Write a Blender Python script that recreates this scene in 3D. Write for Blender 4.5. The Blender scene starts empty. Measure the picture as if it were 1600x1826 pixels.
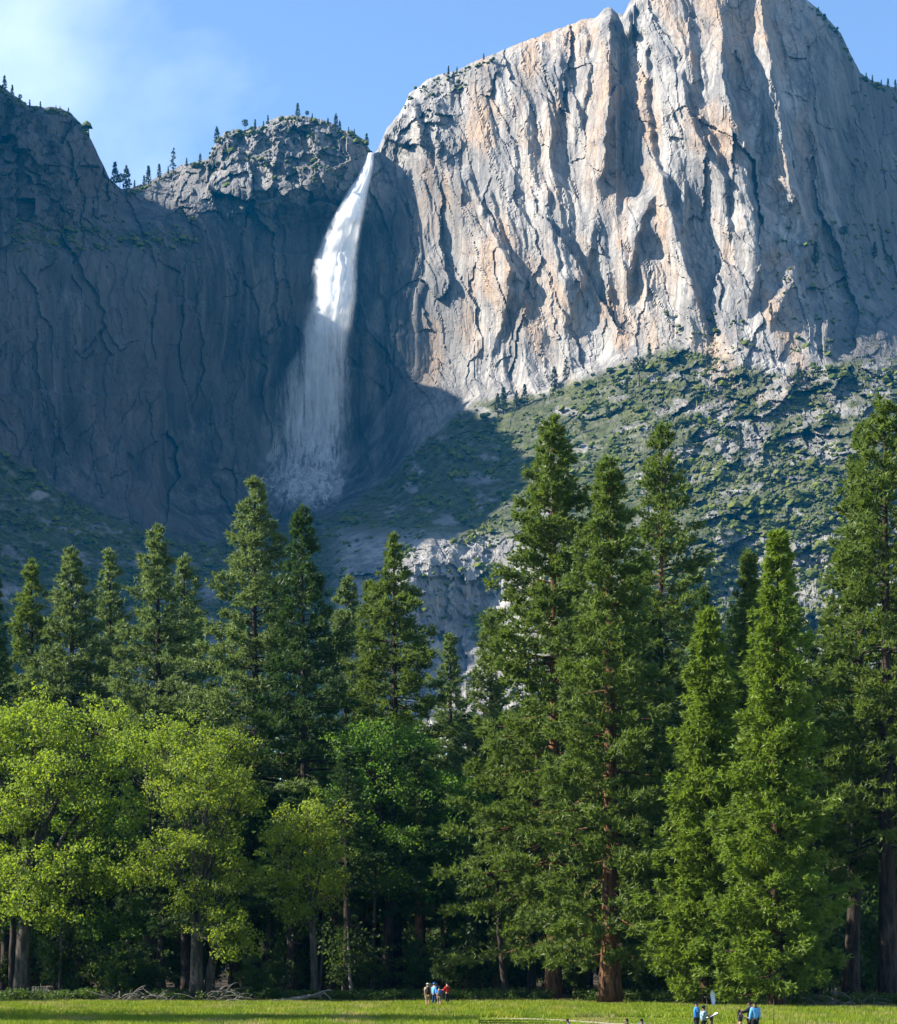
import bpy, math, random
import numpy as np
R = math.radians
scene = bpy.context.scene
C = scene.collection
# ------------------------------------------------------------------ camera
F, CX, HY, CAMZ = 3650.0, 800.0, 1701.0, 3.9        # focal length in photo pixels, horizon row, eye height
cam = bpy.data.cameras.new('camera')
cam_o = bpy.data.objects.new('camera', cam); C.objects.link(cam_o)
cam_o.location = (0, 0, CAMZ); cam_o.rotation_euler = (R(90), 0, 0)
cam.sensor_fit = 'HORIZONTAL'; cam.sensor_width = 36.0
cam.lens = 36.0 * F / 1600.0
cam.shift_y = (HY - 913.0) / 1600.0                  # rising-front lens: verticals stay vertical
cam.clip_start = 1.0; cam.clip_end = 20000.0
scene.camera = cam_o
# ------------------------------------------------------------------ light
SUN_AZ, SUN_EL = 91.0, 36.0                          # degrees left of the view direction, above the horizon
sd = np.array([-math.sin(R(SUN_AZ)) * math.cos(R(SUN_EL)), math.cos(R(SUN_AZ)) * math.cos(R(SUN_EL)), math.sin(R(SUN_EL))])
sun = bpy.data.lights.new('sun', 'SUN'); sun.energy = 5.0; sun.angle = R(0.53); sun.color = (1.0, 0.92, 0.80)
sun_o = bpy.data.objects.new('sun', sun); C.objects.link(sun_o)
from mathutils import Vector, Matrix
sun_o.rotation_euler = Vector(-sd).to_track_quat('-Z', 'Y').to_euler()
sun_o.location = (-200, 50, 300)
world = bpy.data.worlds.new('World'); scene.world = world; world.use_nodes = True
nt = world.node_tree; nt.nodes.clear()
wo = nt.nodes.new('ShaderNodeOutputWorld'); bg = nt.nodes.new('ShaderNodeBackground')
sky = nt.nodes.new('ShaderNodeTexSky'); sky.sky_type = 'NISHITA'; sky.sun_disc = False
sky.sun_elevation = R(SUN_EL); sky.sun_rotation = R(-SUN_AZ)
sky.altitude = 1200; sky.air_density = 1.0; sky.dust_density = 0.1; sky.ozone_density = 3.0
bg.inputs['Strength'].default_value = 0.09
# thin veil of cirrus, drawn by direction on the whole dome
tc = nt.nodes.new('ShaderNodeTexCoord')
mp = nt.nodes.new('ShaderNodeMapping'); mp.inputs['Scale'].default_value = (1.5, 1.5, 2.6); mp.inputs['Location'].default_value = (2.33, 0.2, 1.32)
nz = nt.nodes.new('ShaderNodeTexNoise'); nz.inputs['Scale'].default_value = 1.6; nz.inputs['Detail'].default_value = 7; nz.inputs['Roughness'].default_value = 0.55; nz.inputs['Distortion'].default_value = 0.25
rp = nt.nodes.new('ShaderNodeValToRGB'); rp.color_ramp.elements[0].position = 0.50; rp.color_ramp.elements[1].position = 0.90
rp.color_ramp.elements[1].color = (0.62, 0.62, 0.62, 1)
mx = nt.nodes.new('ShaderNodeMix'); mx.data_type = 'RGBA'; mx.inputs[7].default_value = (7.6, 8.2, 9.0, 1)
nt.links.new(tc.outputs['Generated'], mp.inputs['Vector']); nt.links.new(mp.outputs[0], nz.inputs['Vector'])
nt.links.new(nz.outputs['Fac'], rp.inputs[0]); nt.links.new(rp.outputs[0], mx.inputs[0])
nt.links.new(sky.outputs[0], mx.inputs[6]); nt.links.new(mx.outputs[2], bg.inputs['Color'])
nt.links.new(bg.outputs[0], wo.inputs['Surface'])
vs = scene.view_settings
vs.view_transform = 'Standard'; vs.look = 'None'; vs.gamma = 1.0; vs.use_curve_mapping = False
vs.exposure = 1.65
scene.cycles.use_denoising = True
scene.cycles.max_bounces = 6; scene.cycles.diffuse_bounces = 3; scene.cycles.transmission_bounces = 4
scene.cycles.transparent_max_bounces = 24; scene.cycles.volume_bounces = 0
scene.cycles.sample_clamp_indirect = 6.0

# ------------------------------------------------------------------ helpers
def P(px, py, Y):
    return np.array([(px - CX) / F * Y, Y, CAMZ + (HY - py) / F * Y])
def tag(o, label=None, cat=None, group=None, kind=None):
    if label: o['label'] = label
    if cat: o['category'] = cat
    if group: o['group'] = group
    if kind: o['kind'] = kind
    return o
def link(o, parent=None):
    C.objects.link(o)
    if parent is not None: o.parent = parent
    return o
def empty(name, loc=(0, 0, 0), rz=0.0):
    o = bpy.data.objects.new(name, None); C.objects.link(o)
    o.location = [float(c) for c in loc]; o.rotation_euler = (0, 0, rz); o.empty_display_size = 0.5
    return o
def make_mesh(name, v, f, mats=(), smooth=False, mi=None):
    """v (n,3), f (m,k) array of one polygon size, or list of arrays"""
    me = bpy.data.meshes.new(name)
    fl = f if isinstance(f, list) else [f]
    fl = [np.asarray(a, np.int32) for a in fl if len(a)]
    v = np.asarray(v, np.float32)
    me.vertices.add(len(v)); me.vertices.foreach_set('co', v.ravel())
    loops = np.concatenate([a.ravel() for a in fl]); tot = np.concatenate([np.full(len(a), a.shape[1], np.int32) for a in fl])
    me.loops.add(len(loops)); me.loops.foreach_set('vertex_index', loops)
    me.polygons.add(len(tot)); st = np.zeros(len(tot), np.int32); st[1:] = np.cumsum(tot)[:-1]
    me.polygons.foreach_set('loop_start', st); me.polygons.foreach_set('loop_total', tot)
    for m in mats: me.materials.append(m)
    if mi is not None: me.polygons.foreach_set('material_index', np.asarray(mi, np.int32))
    me.polygons.foreach_set('use_smooth', np.full(len(tot), smooth))
    me.update(calc_edges=True)
    return me
def obj(name, me, parent=None, loc=None):
    o = bpy.data.objects.new(name, me); link(o, parent)
    if loc is not None: o.location = [float(c) for c in loc]
    return o
class MB:
    """collects tubes, boxes and faces into one mesh"""
    def __init__(s): s.v = []; s.q = []; s.t = []; s.n = 0
    def add(s, v, q=None, t=None):
        v = np.asarray(v, float)
        if q is not None and len(q): s.q.append(np.asarray(q) + s.n)
        if t is not None and len(t): s.t.append(np.asarray(t) + s.n)
        s.v.append(v); s.n += len(v)
    def tube(s, pts, rad, k=6, cap=True):
        pts = np.asarray(pts, float); n = len(pts); rad = np.broadcast_to(np.asarray(rad, float), (n,))
        tg = np.gradient(pts, axis=0); tg /= np.linalg.norm(tg, axis=1)[:, None] + 1e-9
        up = np.where(np.abs(tg[:, 2:3]) > 0.9, np.array([[1., 0, 0]]), np.array([[0, 0, 1.]]))
        a = np.cross(tg, up); a /= np.linalg.norm(a, axis=1)[:, None] + 1e-9; b = np.cross(tg, a)
        th = np.linspace(0, 2 * np.pi, k, endpoint=False)
        v = pts[:, None] + rad[:, None, None] * (a[:, None] * np.cos(th)[None, :, None] + b[:, None] * np.sin(th)[None, :, None])
        i = np.arange(n - 1)[:, None] * k; j = np.arange(k)[None]; j2 = (j + 1) % k
        q = np.stack([i + j, i + j2, i + k + j2, i + k + j], -1).reshape(-1, 4)
        v = v.reshape(-1, 3)
        t = None
        if cap:
            v = np.vstack([v, pts[:1], pts[-1:]]); jj = np.arange(k)
            t = np.vstack([np.stack([(jj + 1) % k, jj, np.full(k, n * k)], -1),
                           np.stack([(n - 1) * k + jj, (n - 1) * k + (jj + 1) % k, np.full(k, n * k + 1)], -1)])
        s.add(v, q, t)
    def box(s, c, h, rot=None):
        c = np.asarray(c, float); g = np.array([[x, y, z] for x in (-1, 1) for y in (-1, 1) for z in (-1, 1)], float) * np.asarray(h, float)
        if rot is not None: g = g @ np.array(rot).T
        s.add(g + c, [[0, 1, 3, 2], [4, 6, 7, 5], [0, 4, 5, 1], [2, 3, 7, 6], [0, 2, 6, 4], [1, 5, 7, 3]])
    def ball(s, c, r, nu=10, nv=7):
        c = np.asarray(c, float); r = np.broadcast_to(np.asarray(r, float), (3,))
        th = np.linspace(0, np.pi, nv); ph = np.linspace(0, 2 * np.pi, nu, endpoint=False)
        v = np.stack([np.sin(th)[:, None] * np.cos(ph), np.sin(th)[:, None] * np.sin(ph), np.cos(th)[:, None] + 0 * ph], -1).reshape(-1, 3) * r + c
        i = np.arange(nv - 1)[:, None] * nu; j = np.arange(nu)[None]; j2 = (j + 1) % nu
        s.add(v, np.stack([i + j, i + nu + j, i + nu + j2, i + j2], -1).reshape(-1, 4))
    def mesh(s, name, mats, smooth=True):
        f = []
        if s.q: f.append(np.vstack(s.q))
        if s.t: f.append(np.vstack(s.t))
        return make_mesh(name, np.vstack(s.v), f, mats, smooth)
# gradient noise -----------------------------------------------------------
_rng = np.random.RandomState(11)
_perm = np.concatenate([_rng.permutation(256)] * 3)
_g2 = np.stack([np.cos(np.linspace(0, 2 * np.pi, 256, endpoint=False)), np.sin(np.linspace(0, 2 * np.pi, 256, endpoint=False))], -1)[_rng.permutation(256)]
def pn(x, y, seed=0):
    x = np.asarray(x, float) + seed * 17.31; y = np.asarray(y, float) + seed * 9.77
    xi = np.floor(x).astype(int); yi = np.floor(y).astype(int); xf = x - xi; yf = y - yi
    xi &= 255; yi &= 255
    u = xf ** 3 * (xf * (xf * 6 - 15) + 10); w = yf ** 3 * (yf * (yf * 6 - 15) + 10)
    def g(ix, iy, dx, dy):
        h = _perm[_perm[ix & 255] + (iy & 255)]; gg = _g2[h]; return gg[..., 0] * dx + gg[..., 1] * dy
    a = g(xi, yi, xf, yf); b = g(xi + 1, yi, xf - 1, yf); c = g(xi, yi + 1, xf, yf - 1); d = g(xi + 1, yi + 1, xf - 1, yf - 1)
    return ((a + u * (b - a)) + w * ((c + u * (d - c)) - (a + u * (b - a)))) * 1.5
def fbm(x, y, oct=4, seed=0, gain=0.5):
    s = 0; a = 1.0; t = 0
    for i in range(oct):
        s = s + a * pn(x * 2 ** i, y * 2 ** i, seed + i * 3); t += a; a *= gain
    return s / t
def sstep(a, b, x):
    t = np.clip((np.asarray(x, float) - a) / (b - a), 0, 1); return t * t * (3 - 2 * t)
def facet(u, v, cu, cv, seed=0, tilt=1.0):
    """broken rock: every cell a plane of its own offset and tilt"""
    rg = np.random.RandomState(seed + 900); T_ = rg.rand(64, 64, 5)
    x = u / cu; y = v / cv; xi = np.floor(x).astype(int); yi = np.floor(y).astype(int)
    best = np.full(x.shape, 1e9); out = np.zeros(x.shape)
    for dx in (-1, 0, 1):
        for dy in (-1, 0, 1):
            t = T_[(xi + dx) % 64, (yi + dy) % 64]
            px = xi + dx + t[..., 0] - x; py = yi + dy + t[..., 1] - y
            d = px * px + py * py; m = d < best
            best = np.where(m, d, best)
            out = np.where(m, (t[..., 2] - 0.5) - tilt * ((t[..., 3] - 0.5) * px + (t[..., 4] - 0.5) * py), out)
    return out
# materials ------------------------------------------------------------------
def new_mat(name):
    m = bpy.data.materials.new(name); m.use_nodes = True; m.node_tree.nodes.clear()
    return m, m.node_tree
class NT:
    """tiny node helper"""
    def __init__(s, name): s.m, s.t = new_mat(name)
    def n(s, typ, ins=None, **kw):
        nd = s.t.nodes.new('ShaderNode' + typ)
        for k, v in kw.items(): setattr(nd, k, v)
        for k, v in (ins or {}).items():
            if isinstance(v, bpy.types.NodeSocket): s.t.links.new(v, nd.inputs[k])
            else: nd.inputs[k].default_value = v
        return nd
    def coord(s, kind='Object', scale=(1, 1, 1), loc=(0, 0, 0)):
        t = s.n('TexCoord'); return s.n('Mapping', {'Vector': t.outputs[kind], 'Scale': scale, 'Location': loc}).outputs[0]
    def noise(s, vec, scale=1, detail=4, rough=0.55, dist=0):
        return s.n('TexNoise', {'Vector': vec, 'Scale': scale, 'Detail': detail, 'Roughness': rough, 'Distortion': dist}).outputs['Fac']
    def ramp(s, fac, stops):
        r = s.n('ValToRGB', {'Fac': fac}); e = r.color_ramp.elements
        while len(e) < len(stops): e.new(0.5)
        for el, (p, c) in zip(e, stops):
            el.position = p; el.color = (c[0], c[1], c[2], 1) if hasattr(c, '__len__') else (c, c, c, 1)
        return r.outputs[0]
    def mix(s, fac, a, b, blend='MIX'):
        m = s.n('Mix', {}, data_type='RGBA', blend_type=blend)
        for i, v in ((0, fac), (6, a), (7, b)):
            if isinstance(v, bpy.types.NodeSocket): s.t.links.new(v, m.inputs[i])
            elif i == 0: m.inputs[0].default_value = v
            else: m.inputs[i].default_value = (v[0], v[1], v[2], 1)
        return m.outputs[2]
    def math(s, op, a, b=0.0):
        m = s.n('Math', {0: a, 1: b}, operation=op); return m.outputs[0]
    def out(s, sh): s.n('OutputMaterial', {'Surface': sh}); return s.m
    def principled(s, col, rough=0.8, spec=0.3, normal=None, **ins):
        d = {'Base Color': col if isinstance(col, bpy.types.NodeSocket) else (*col, 1), 'Roughness': rough, 'Specular IOR Level': spec}
        if normal is not None: d['Normal'] = normal
        d.update(ins); return s.n('BsdfPrincipled', d).outputs[0]
    def bump(s, h, strength=0.5, dist=0.1):
        return s.n('Bump', {'Height': h, 'Strength': strength, 'Distance': dist}).outputs[0]
def simple_mat(name, col, rough=0.8, var=0.25, scale=6.0, spec=0.25):
    k = NT(name); f = k.noise(k.coord(), scale, 3)
    c = k.ramp(f, [(0.3, [x * (1 - var) for x in col]), (0.7, [min(1, x * (1 + var)) for x in col])])
    return k.out(k.principled(c, rough, spec))
def leaf_mat(name, dark, light, trans, tfac=0.35, scale=0.35, rough=0.55, fine=3.0):
    k = NT(name); co = k.coord()
    a = k.noise(co, scale, 3); b = k.noise(co, fine, 2)
    f = k.math('ADD', k.math('MULTIPLY', a, 0.6), k.math('MULTIPLY', b, 0.5))
    c = k.ramp(f, [(0.38, dark), (0.72, light)])
    t = k.ramp(f, [(0.38, [x * 0.75 for x in trans]), (0.72, trans)])
    s1 = k.principled(c, rough, 0.25)
    s2 = k.n('BsdfTranslucent', {'Color': t}).outputs[0]
    return k.out(k.n('MixShader', {0: tfac, 1: s1, 2: s2}).outputs[0])
# ------------------------------------------------------------------ the mountain
SIL = [(-140,70),(-80,112),(0,150),(20,165),(50,188),(75,190),(105,193),(125,200),(150,225),(165,255),(180,285),(195,318),(215,336),(235,333),(262,327),(290,310),(320,296),(350,288),(372,283),(380,262),(400,236),(415,230),(432,232),(450,228),(470,225),(482,212),(500,208),(525,205),(545,206),(570,212),(590,218),(610,231),(630,235),(650,251),(661,268),(668,273),(676,262),(685,240),(690,228),(710,205),(722,185),(730,166),(745,155),(765,140),(790,130),(815,126),(830,118),(850,107),(870,100),(900,88),(950,68),(1000,50),(1040,35),(1066,29),(1078,15),(1090,12),(1100,22),(1112,26),(1122,5),(1132,-6),(1200,-40),(1300,-60),(1400,-40),(1440,0),(1470,25),(1500,60),(1525,112),(1535,131),(1560,145),(1590,155),(1620,165),(1680,190),(1760,215)]
CTRL = [
(-140,80,1770),(-80,130,1790),(0,165,1810),(110,205,1840),(180,300,1890),(215,340,1960),
(-140,430,1700),(0,430,1745),(100,430,1785),(200,425,1850),(300,385,1925),(-60,300,1760),(90,300,1800),
(-140,650,1670),(0,650,1725),(150,650,1785),(265,650,1850),(305,650,1895),(450,600,1965),(560,600,1995),(640,600,1985),
(0,850,1690),(150,880,1740),(275,880,1810),(310,880,1850),(450,850,1925),(560,880,1955),(640,830,1945),
(-140,1000,1500),(0,980,1580),(150,1000,1620),(300,1000,1700),(420,985,1780),
(490,930,1880),(420,1040,1680),
(-140,1340,1250),(200,1340,1250),(500,1340,1250),(800,1340,1250),(1200,1340,1200),(1760,1340,1150),
(290,312,2060),(380,265,2040),(480,215,2040),(560,210,2030),(625,240,2020),(665,275,2035),
(350,340,2005),(480,320,1995),(590,300,1984),(632,300,1998),(420,420,1970),(560,430,2003),(650,400,2010),
(690,230,2030),(720,350,1998),(760,145,2020),(760,500,1955),(760,700,1930),(830,120,1995),(870,300,1930),(870,500,1900),(860,680,1875),
(1000,55,1955),(1000,300,1880),(1000,500,1850),(980,680,1820),(1130,5,1915),(1130,300,1845),(1130,500,1810),(1130,630,1785),
(1300,-50,1880),(1300,200,1810),(1300,400,1775),(1250,590,1750),(1440,10,1910),(1450,200,1842),(1450,400,1802),(1420,580,1720),
(1525,115,1935),(1550,300,1895),(1560,500,1840),(1600,160,2030),(1760,220,2120),(1640,400,1960),(1760,600,1930),
(700,800,1905),(850,715,1855),(1000,695,1805),(1100,660,1775),(1200,620,1745),
(700,890,1800),(850,850,1690),(1000,800,1680),(1150,750,1670),(1300,700,1670),(1450,680,1665),(1600,650,1700),
(900,930,1560),(1050,900,1560),(1250,850,1560),(1450,800,1560),(1650,750,1590),
(600,925,1760),(560,1010,1600),(620,1010,1500),(750,965,1520),(850,960,1540),(700,1100,1430),(850,1120,1460),(780,1010,1475),(890,1020,1500),(1000,1050,1420),(1250,1050,1400),(1250,950,1450),(1500,1000,1400),(1300,1150,1350),(620,1150,1430),(400,1150,1490),(150,1150,1420)]
CT = np.array(CTRL, float)
def tps_fit(pts, val, lam=0.02):
    n = len(pts); d = np.linalg.norm(pts[:, None] - pts[None], axis=2) / 100.0
    K = np.where(d > 0, d ** 2 * np.log(d + 1e-12), 0) + lam * np.eye(n)
    Pm = np.hstack([np.ones((n, 1)), pts / 100.0]); A = np.zeros((n + 3, n + 3)); A[:n, :n] = K; A[:n, n:] = Pm; A[n:, :n] = Pm.T
    return np.linalg.solve(A, np.concatenate([val, np.zeros(3)]))
TW = tps_fit(CT[:, :2], CT[:, 2])
def tps(u, v):
    out = TW[len(CT)] + TW[len(CT) + 1] * u / 100 + TW[len(CT) + 2] * v / 100
    for i in range(len(CT)):
        d2 = ((u - CT[i, 0]) ** 2 + (v - CT[i, 1]) ** 2) / 1e4 + 1e-12
        out = out + TW[i] * 0.5 * d2 * np.log(d2)
    return out
SX = np.array(SIL, float)
def talus_line(u):   # row above which the rock is sheer
    return np.interp(u, [-140, 0, 60, 130, 230, 330, 450, 560, 640, 700, 770, 850, 960, 1090, 1200, 1300, 1400, 1500, 1620, 1760],
                        [760, 800, 840, 890, 930, 965, 960, 930, 890, 845, 775, 712, 700, 655, 612, 640, 660, 640, 630, 640])
RIBS = [  # polyline of a buttress edge, half width on its left, sharp drop on its right, how far it stands out (m)
 ([(1088,14),(1086,150),(1078,260),(1072,335)], 26, 7, 30), ([(1130,-4),(1120,60),(1112,95)], 16, 5, 14),
 ([(1150,70),(1150,150),(1160,260),(1195,380),(1235,520),(1262,600)], 42, 9, 24), ([(1215,120),(1222,190),(1262,280),(1300,330)], 22, 6, 13),
 ([(1283,60),(1292,160),(1325,260),(1345,380),(1352,470),(1330,560)], 34, 8, 22), ([(1320,70),(1352,190),(1362,300)], 16, 5, 10),
 ([(1372,55),(1380,140),(1393,215),(1412,330),(1440,395)], 26, 6, 18), ([(1262,230),(1290,320),(1300,440)], 18, 5, 11),
 ([(832,300),(860,380),(905,470),(908,560)], 34, 8, 20), ([(870,330),(893,420),(930,500),(935,560)], 20, 6, 13),
 ([(975,330),(985,430),(1010,530)], 20, 5, 8), ([(1000,90),(995,160),(990,240)], 26, 6, 9), ([(1040,40),(1050,130),(1030,230)], 22, 6, 9),
 ([(905,480),(900,560),(870,640)], 22, 6, 9), ([(1060,380),(1045,480),(1010,580)], 30, 7, 9), ([(1165,340),(1130,430),(1120,520)], 30, 8, 14),
 ([(1470,380),(1440,440),(1405,520),(1370,590)], 24, 6, 14), ([(1475,560),(1490,620)], 14, 4, 12), ([(735,170),(752,260),(790,330)], 24, 7, 12),
 ([(700,230),(730,270),(770,300)], 18, 6, 10), ([(280,470),(284,650),(281,880)], 60, 5, 16), ([(110,200),(112,300),(140,400)], 30, 7, 18),
 ([(60,195),(50,300),(75,420)], 30, 7, 12), ([(420,235),(425,300),(460,350)], 26, 6, 12), ([(500,330),(540,370),(530,420)], 26, 6, 10), ([(150,520),(140,640),(130,740)], 30, 4, 4)]
def rib_field(u, v):
    out = np.zeros_like(u)
    for pts, wl, wr, amp in RIBS:
        p = np.array(pts, float); c = np.interp(v, p[:, 1], p[:, 0])
        c = c + 5 * pn(v / 23.0, 0 * v + wl, 5)
        fade = sstep(p[0, 1] - 8, p[0, 1] + 22, v) * (1 - sstep(p[-1, 1] - 50, p[-1, 1] + 25, v))
        d = u - c
        prof = np.where(d < 0, np.exp(-(d / wl) ** 2), np.exp(-(d / wr) ** 2))
        out -= amp * prof * fade
    return out
def terr(n, k, sharp=0.12):
    x = n * k; fl = np.floor(x); fr = x - fl
    return (fl + sstep(0.5 - sharp, 0.5 + sharp, fr)) / k
def mountain_depth(u, v):
    Y = tps(u, v)
    tl = talus_line(u)
    top = np.interp(u, SX[:, 0], SX[:, 1])
    sheer = 1 - sstep(-25, 25, v - tl - 22 * fbm(u / 45, v / 45, 3, 4))
    band = sstep(-10, 25, v - 940) * sstep(540, 640, u) * (1 - sstep(900, 1000, u))     # lower granite step
    right = sstep(640, 760, u)
    lean = np.where(u > 640, 0.20, 0.03) * (v - 250)
    uu = u - lean + 16 * fbm(u / 120, v / 120, 2, 8)
    # ribs, gullies and flakes of the wall
    wu = 9 * fbm(u / 30, v / 30, 3, 12); wv = 12 * fbm(u / 34, v / 34, 3, 14)
    fl = np.abs(pn(uu / 75, v / 420, 1)); fl2 = np.abs(pn(uu / 31, v / 300, 2)); fl3 = np.abs(pn(uu / 13, v / 150, 3))
    amp = (0.25 + 0.75 * right) * (0.45 + 0.85 * sstep(-0.3, 0.4, pn(u / 210, v / 210, 9)))
    Y = Y + sheer * amp * (20 * fl + 7 * fl2 + 2.2 * fl3)
    q1 = facet(uu + wu, v + wv, 70, 190, 1, 1.2); q2 = facet(uu + wu, v + wv, 30, 120, 2, 1.3); q3 = facet(uu + wu * .6, v + wv * .6, 13, 52, 3, 1.4); q4 = facet(uu, v, 6.5, 19, 4, 1.4)
    aw = (0.8 + 0.2 * right)
    Y = Y + sheer * (13 * q1 * aw + 5.0 * q2 + 2.0 * q3 * aw + 0.9 * q4)
    # blocky broken ground on the middle summit, the right corner and the left cliff
    blk = sstep(215, 235, u) * (1 - sstep(600, 660, u)) * (1 - sstep(330, 430, v)) + 0.8 * sstep(660, 690, u) * (1 - sstep(780, 840, u)) * (1 - sstep(230, 330, v)) + 0.75 * (1 - sstep(180, 240, u)) * (1 - sstep(360, 450, v))
    Y = Y + blk * (26 * facet(u + wu, v + wv, 62, 58, 5, 1.2) + 11 * facet(u + wu, v + wv, 27, 24, 6, 1.3) + 4 * facet(u, v, 12, 11, 7, 1.3))
    Y = Y + rib_field(u, v) * np.maximum(sheer, 0.5)
    # alcove right of the pillar
    al = sstep(1098, 1112, u) * (1 - sstep(1140, 1168, u - 0.10 * (v - 60))) * sstep(50, 90, v) * (1 - sstep(300, 420, v))
    Y = Y + 26 * al
    # recess behind the fall
    Y = Y + 14 * sstep(330, 420, v) * (1 - sstep(860, 930, v)) * sstep(285, 300, u) * (1 - sstep(660, 740, u))
    # ledges on the shaded wall
    for vy, a in ((440, 7), (535, 3), (700, 5), (760, 3)):
        w = vy + 26 * pn(u / 160, 0 * u + vy, 3) ; Y = Y + sheer * (1 - right) * a * (sstep(-3, 3, w - v) - 0.5) * sstep(-0.2, 0.3, pn(u / 130, v / 400, vy))
    for vy, a in ((595, 4), (655, 5)):
        w = vy + 10 * pn(u / 60, 0 * u + vy, 3); Y = Y + a * (sstep(-4, 4, w - v)) * sstep(560, 640, u) * (1 - sstep(720, 760, u)) * sheer
    # rough talus and slabs below
    t = 1 - sheer
    rk = 0.30 + 0.7 * sstep(1060, 1250, u)
    Y = Y + t * rk * (18 * facet(u + wu, v + wv, 90, 52, 31, 1.3) + 13 * facet(u + wu + 0.5 * v, v + wv, 38, 22, 32, 1.3) + 6 * facet(u, v, 15, 10, 33, 1.3) + 2.5 * facet(u, v, 7, 5, 34, 1.3))
    Y = Y + band * (10 * facet(u + wu, v + wv, 60, 60, 35, 1.2) + 5 * facet(u, v, 22, 26, 36, 1.2) + 8 * np.abs(pn(u / 40, v / 150, 67)))
    return Y
us = np.concatenate([np.linspace(-140, -8, 28), np.linspace(-6, 1606, 770), np.linspace(1610, 1760, 30)]); NU, NV = len(us), 500
tops = np.interp(us, SX[:, 0], SX[:, 1]) + 3.5 * fbm(us / 14, us * 0, 3, 71) * (np.abs(us - 668) > 18)
ss = np.interp(np.linspace(0, 1, NV), [0, 0.86, 1], [0, 0.74, 1])
U = np.repeat(us[None], NV, 0); V = tops[None] + (1340 - tops[None]) * ss[:, None]
Y = mountain_depth(U, V)
# the rock rounds back to its skyline
edge = np.clip((V - tops[None]) / 16.0, 0, 1); Y = Y + 22 * (1 - edge) ** 2
MV = np.stack([(U - CX) / F * Y, Y, CAMZ + (HY - V) / F * Y], -1)
# plateau behind the skyline
back = []
for k, (dy, dz) in enumerate(((25, -1.0), (80, -6), (220, -30), (600, -160))):
    row = MV[0].copy(); row[:, 1] += dy; row[:, 2] += dz; back.append(row)
GV = np.concatenate([np.array(back)[::-1], MV], 0)
nr = GV.shape[0]
ii = (np.arange(nr - 1)[:, None] * NU + np.arange(NU - 1)[None])
MQ = np.stack([ii, ii + NU, ii + NU + 1, ii + 1], -1).reshape(-1, 4)
# rock masks: stain, plants, dark wet-streaked rock with shade painted in
warm = sstep(-0.12, 0.30, fbm((U - 0.2 * V) / 75, V / 170, 4, 81)) * sstep(690, 800, U) * (1 - sstep(1400, 1500, U)) * (1 - sstep(680, 760, V))
warm = np.maximum(warm, np.exp(-((U - 1080) / 34) ** 2) * sstep(40, 160, V) * (1 - sstep(300, 420, V)))
warm = np.maximum(warm, np.exp(-((U - 880 - 0.05 * V) / 24) ** 2) * sstep(340, 420, V) * (1 - sstep(560, 640, V)))
warm = np.maximum(warm, 0.65 * sstep(0.05, 0.3, fbm(U / 90, V / 60, 3, 83)) * (1 - sstep(285, 300, U)) * sstep(640, 720, V) * (1 - sstep(860, 900, V)))
TLN = talus_line(U)
veg = sstep(-6, 14, V - TLN - 10 * fbm(U / 40, V / 40, 3, 4))
bare = sstep(0.05, 0.25, fbm(U / 60, V / 30, 4, 91) + 0.30 * sstep(1130, 1350, U) * (1 - sstep(800, 860, V)) - 0.12)
lowcliff = sstep(930, 965, V - 0.05 * (U - 700)) * sstep(560, 640, U) * (1 - sstep(905, 1010, U))
lowcliff = np.maximum(lowcliff, sstep(930, 960, V) * sstep(1240, 1300, U) * 0.6)
veg = veg * (1 - 0.85 * bare) * (1 - 0.9 * lowcliff)
rock_shade = (1 - sstep(620, 800, U)) * sstep(330, 430, V) + (1 - sstep(120, 300, U)) * 0.75 + sstep(1400, 1530, U) * 0.75 + 0.4 * sstep(670, 700, U) * (1 - sstep(790, 870, U)) * sstep(230, 330, V) + 0.45 * (1 - sstep(600, 680, U))  # shade painted into the rock: left wall, right flank and right end darkened
rock_shade = np.clip(rock_shade, 0, 1) * (1 - sstep(0, 30, V - TLN)) + sstep(0, 30, V - TLN) * 0.2 * (1 - lowcliff)
msk = np.stack([warm, veg, rock_shade, np.ones_like(warm)], -1)
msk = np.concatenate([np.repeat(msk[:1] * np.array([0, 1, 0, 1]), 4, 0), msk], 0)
k = NT('granite'); co = k.coord()
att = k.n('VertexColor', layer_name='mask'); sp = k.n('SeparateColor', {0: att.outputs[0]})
st = k.noise(k.coord(scale=(0.06, 0.06, 0.0045)), 1.0, 5, 0.6, 0.4)         # streaks down the wall
st2 = k.noise(k.coord(scale=(0.2, 0.2, 0.009)), 1.0, 4, 0.6)
pt = k.noise(co, 0.02, 5, 0.6); fn = k.noise(co, 0.25, 4, 0.65)
c0 = k.ramp(pt, [(0.32, (0.165, 0.157, 0.149)), (0.5, (0.255, 0.243, 0.226)), (0.66, (0.335, 0.32, 0.298))])
c0 = k.mix(k.ramp(st, [(0.44, 0.0), (0.58, 0.8)]), c0, (0.115, 0.114, 0.117))
c0 = k.mix(k.ramp(st2, [(0.52, 0.0), (0.7, 0.5)]), c0, (0.38, 0.363, 0.338))
wf = k.math('MULTIPLY', sp.outputs[0], k.ramp(k.noise(k.coord(scale=(1, 1, 0.3)), 0.05, 4), [(0.35, 0.12), (0.6, 0.82)]))
c0 = k.mix(wf, c0, k.ramp(fn, [(0.3, (0.25, 0.165, 0.10)), (0.7, (0.34, 0.25, 0.172))]))
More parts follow.
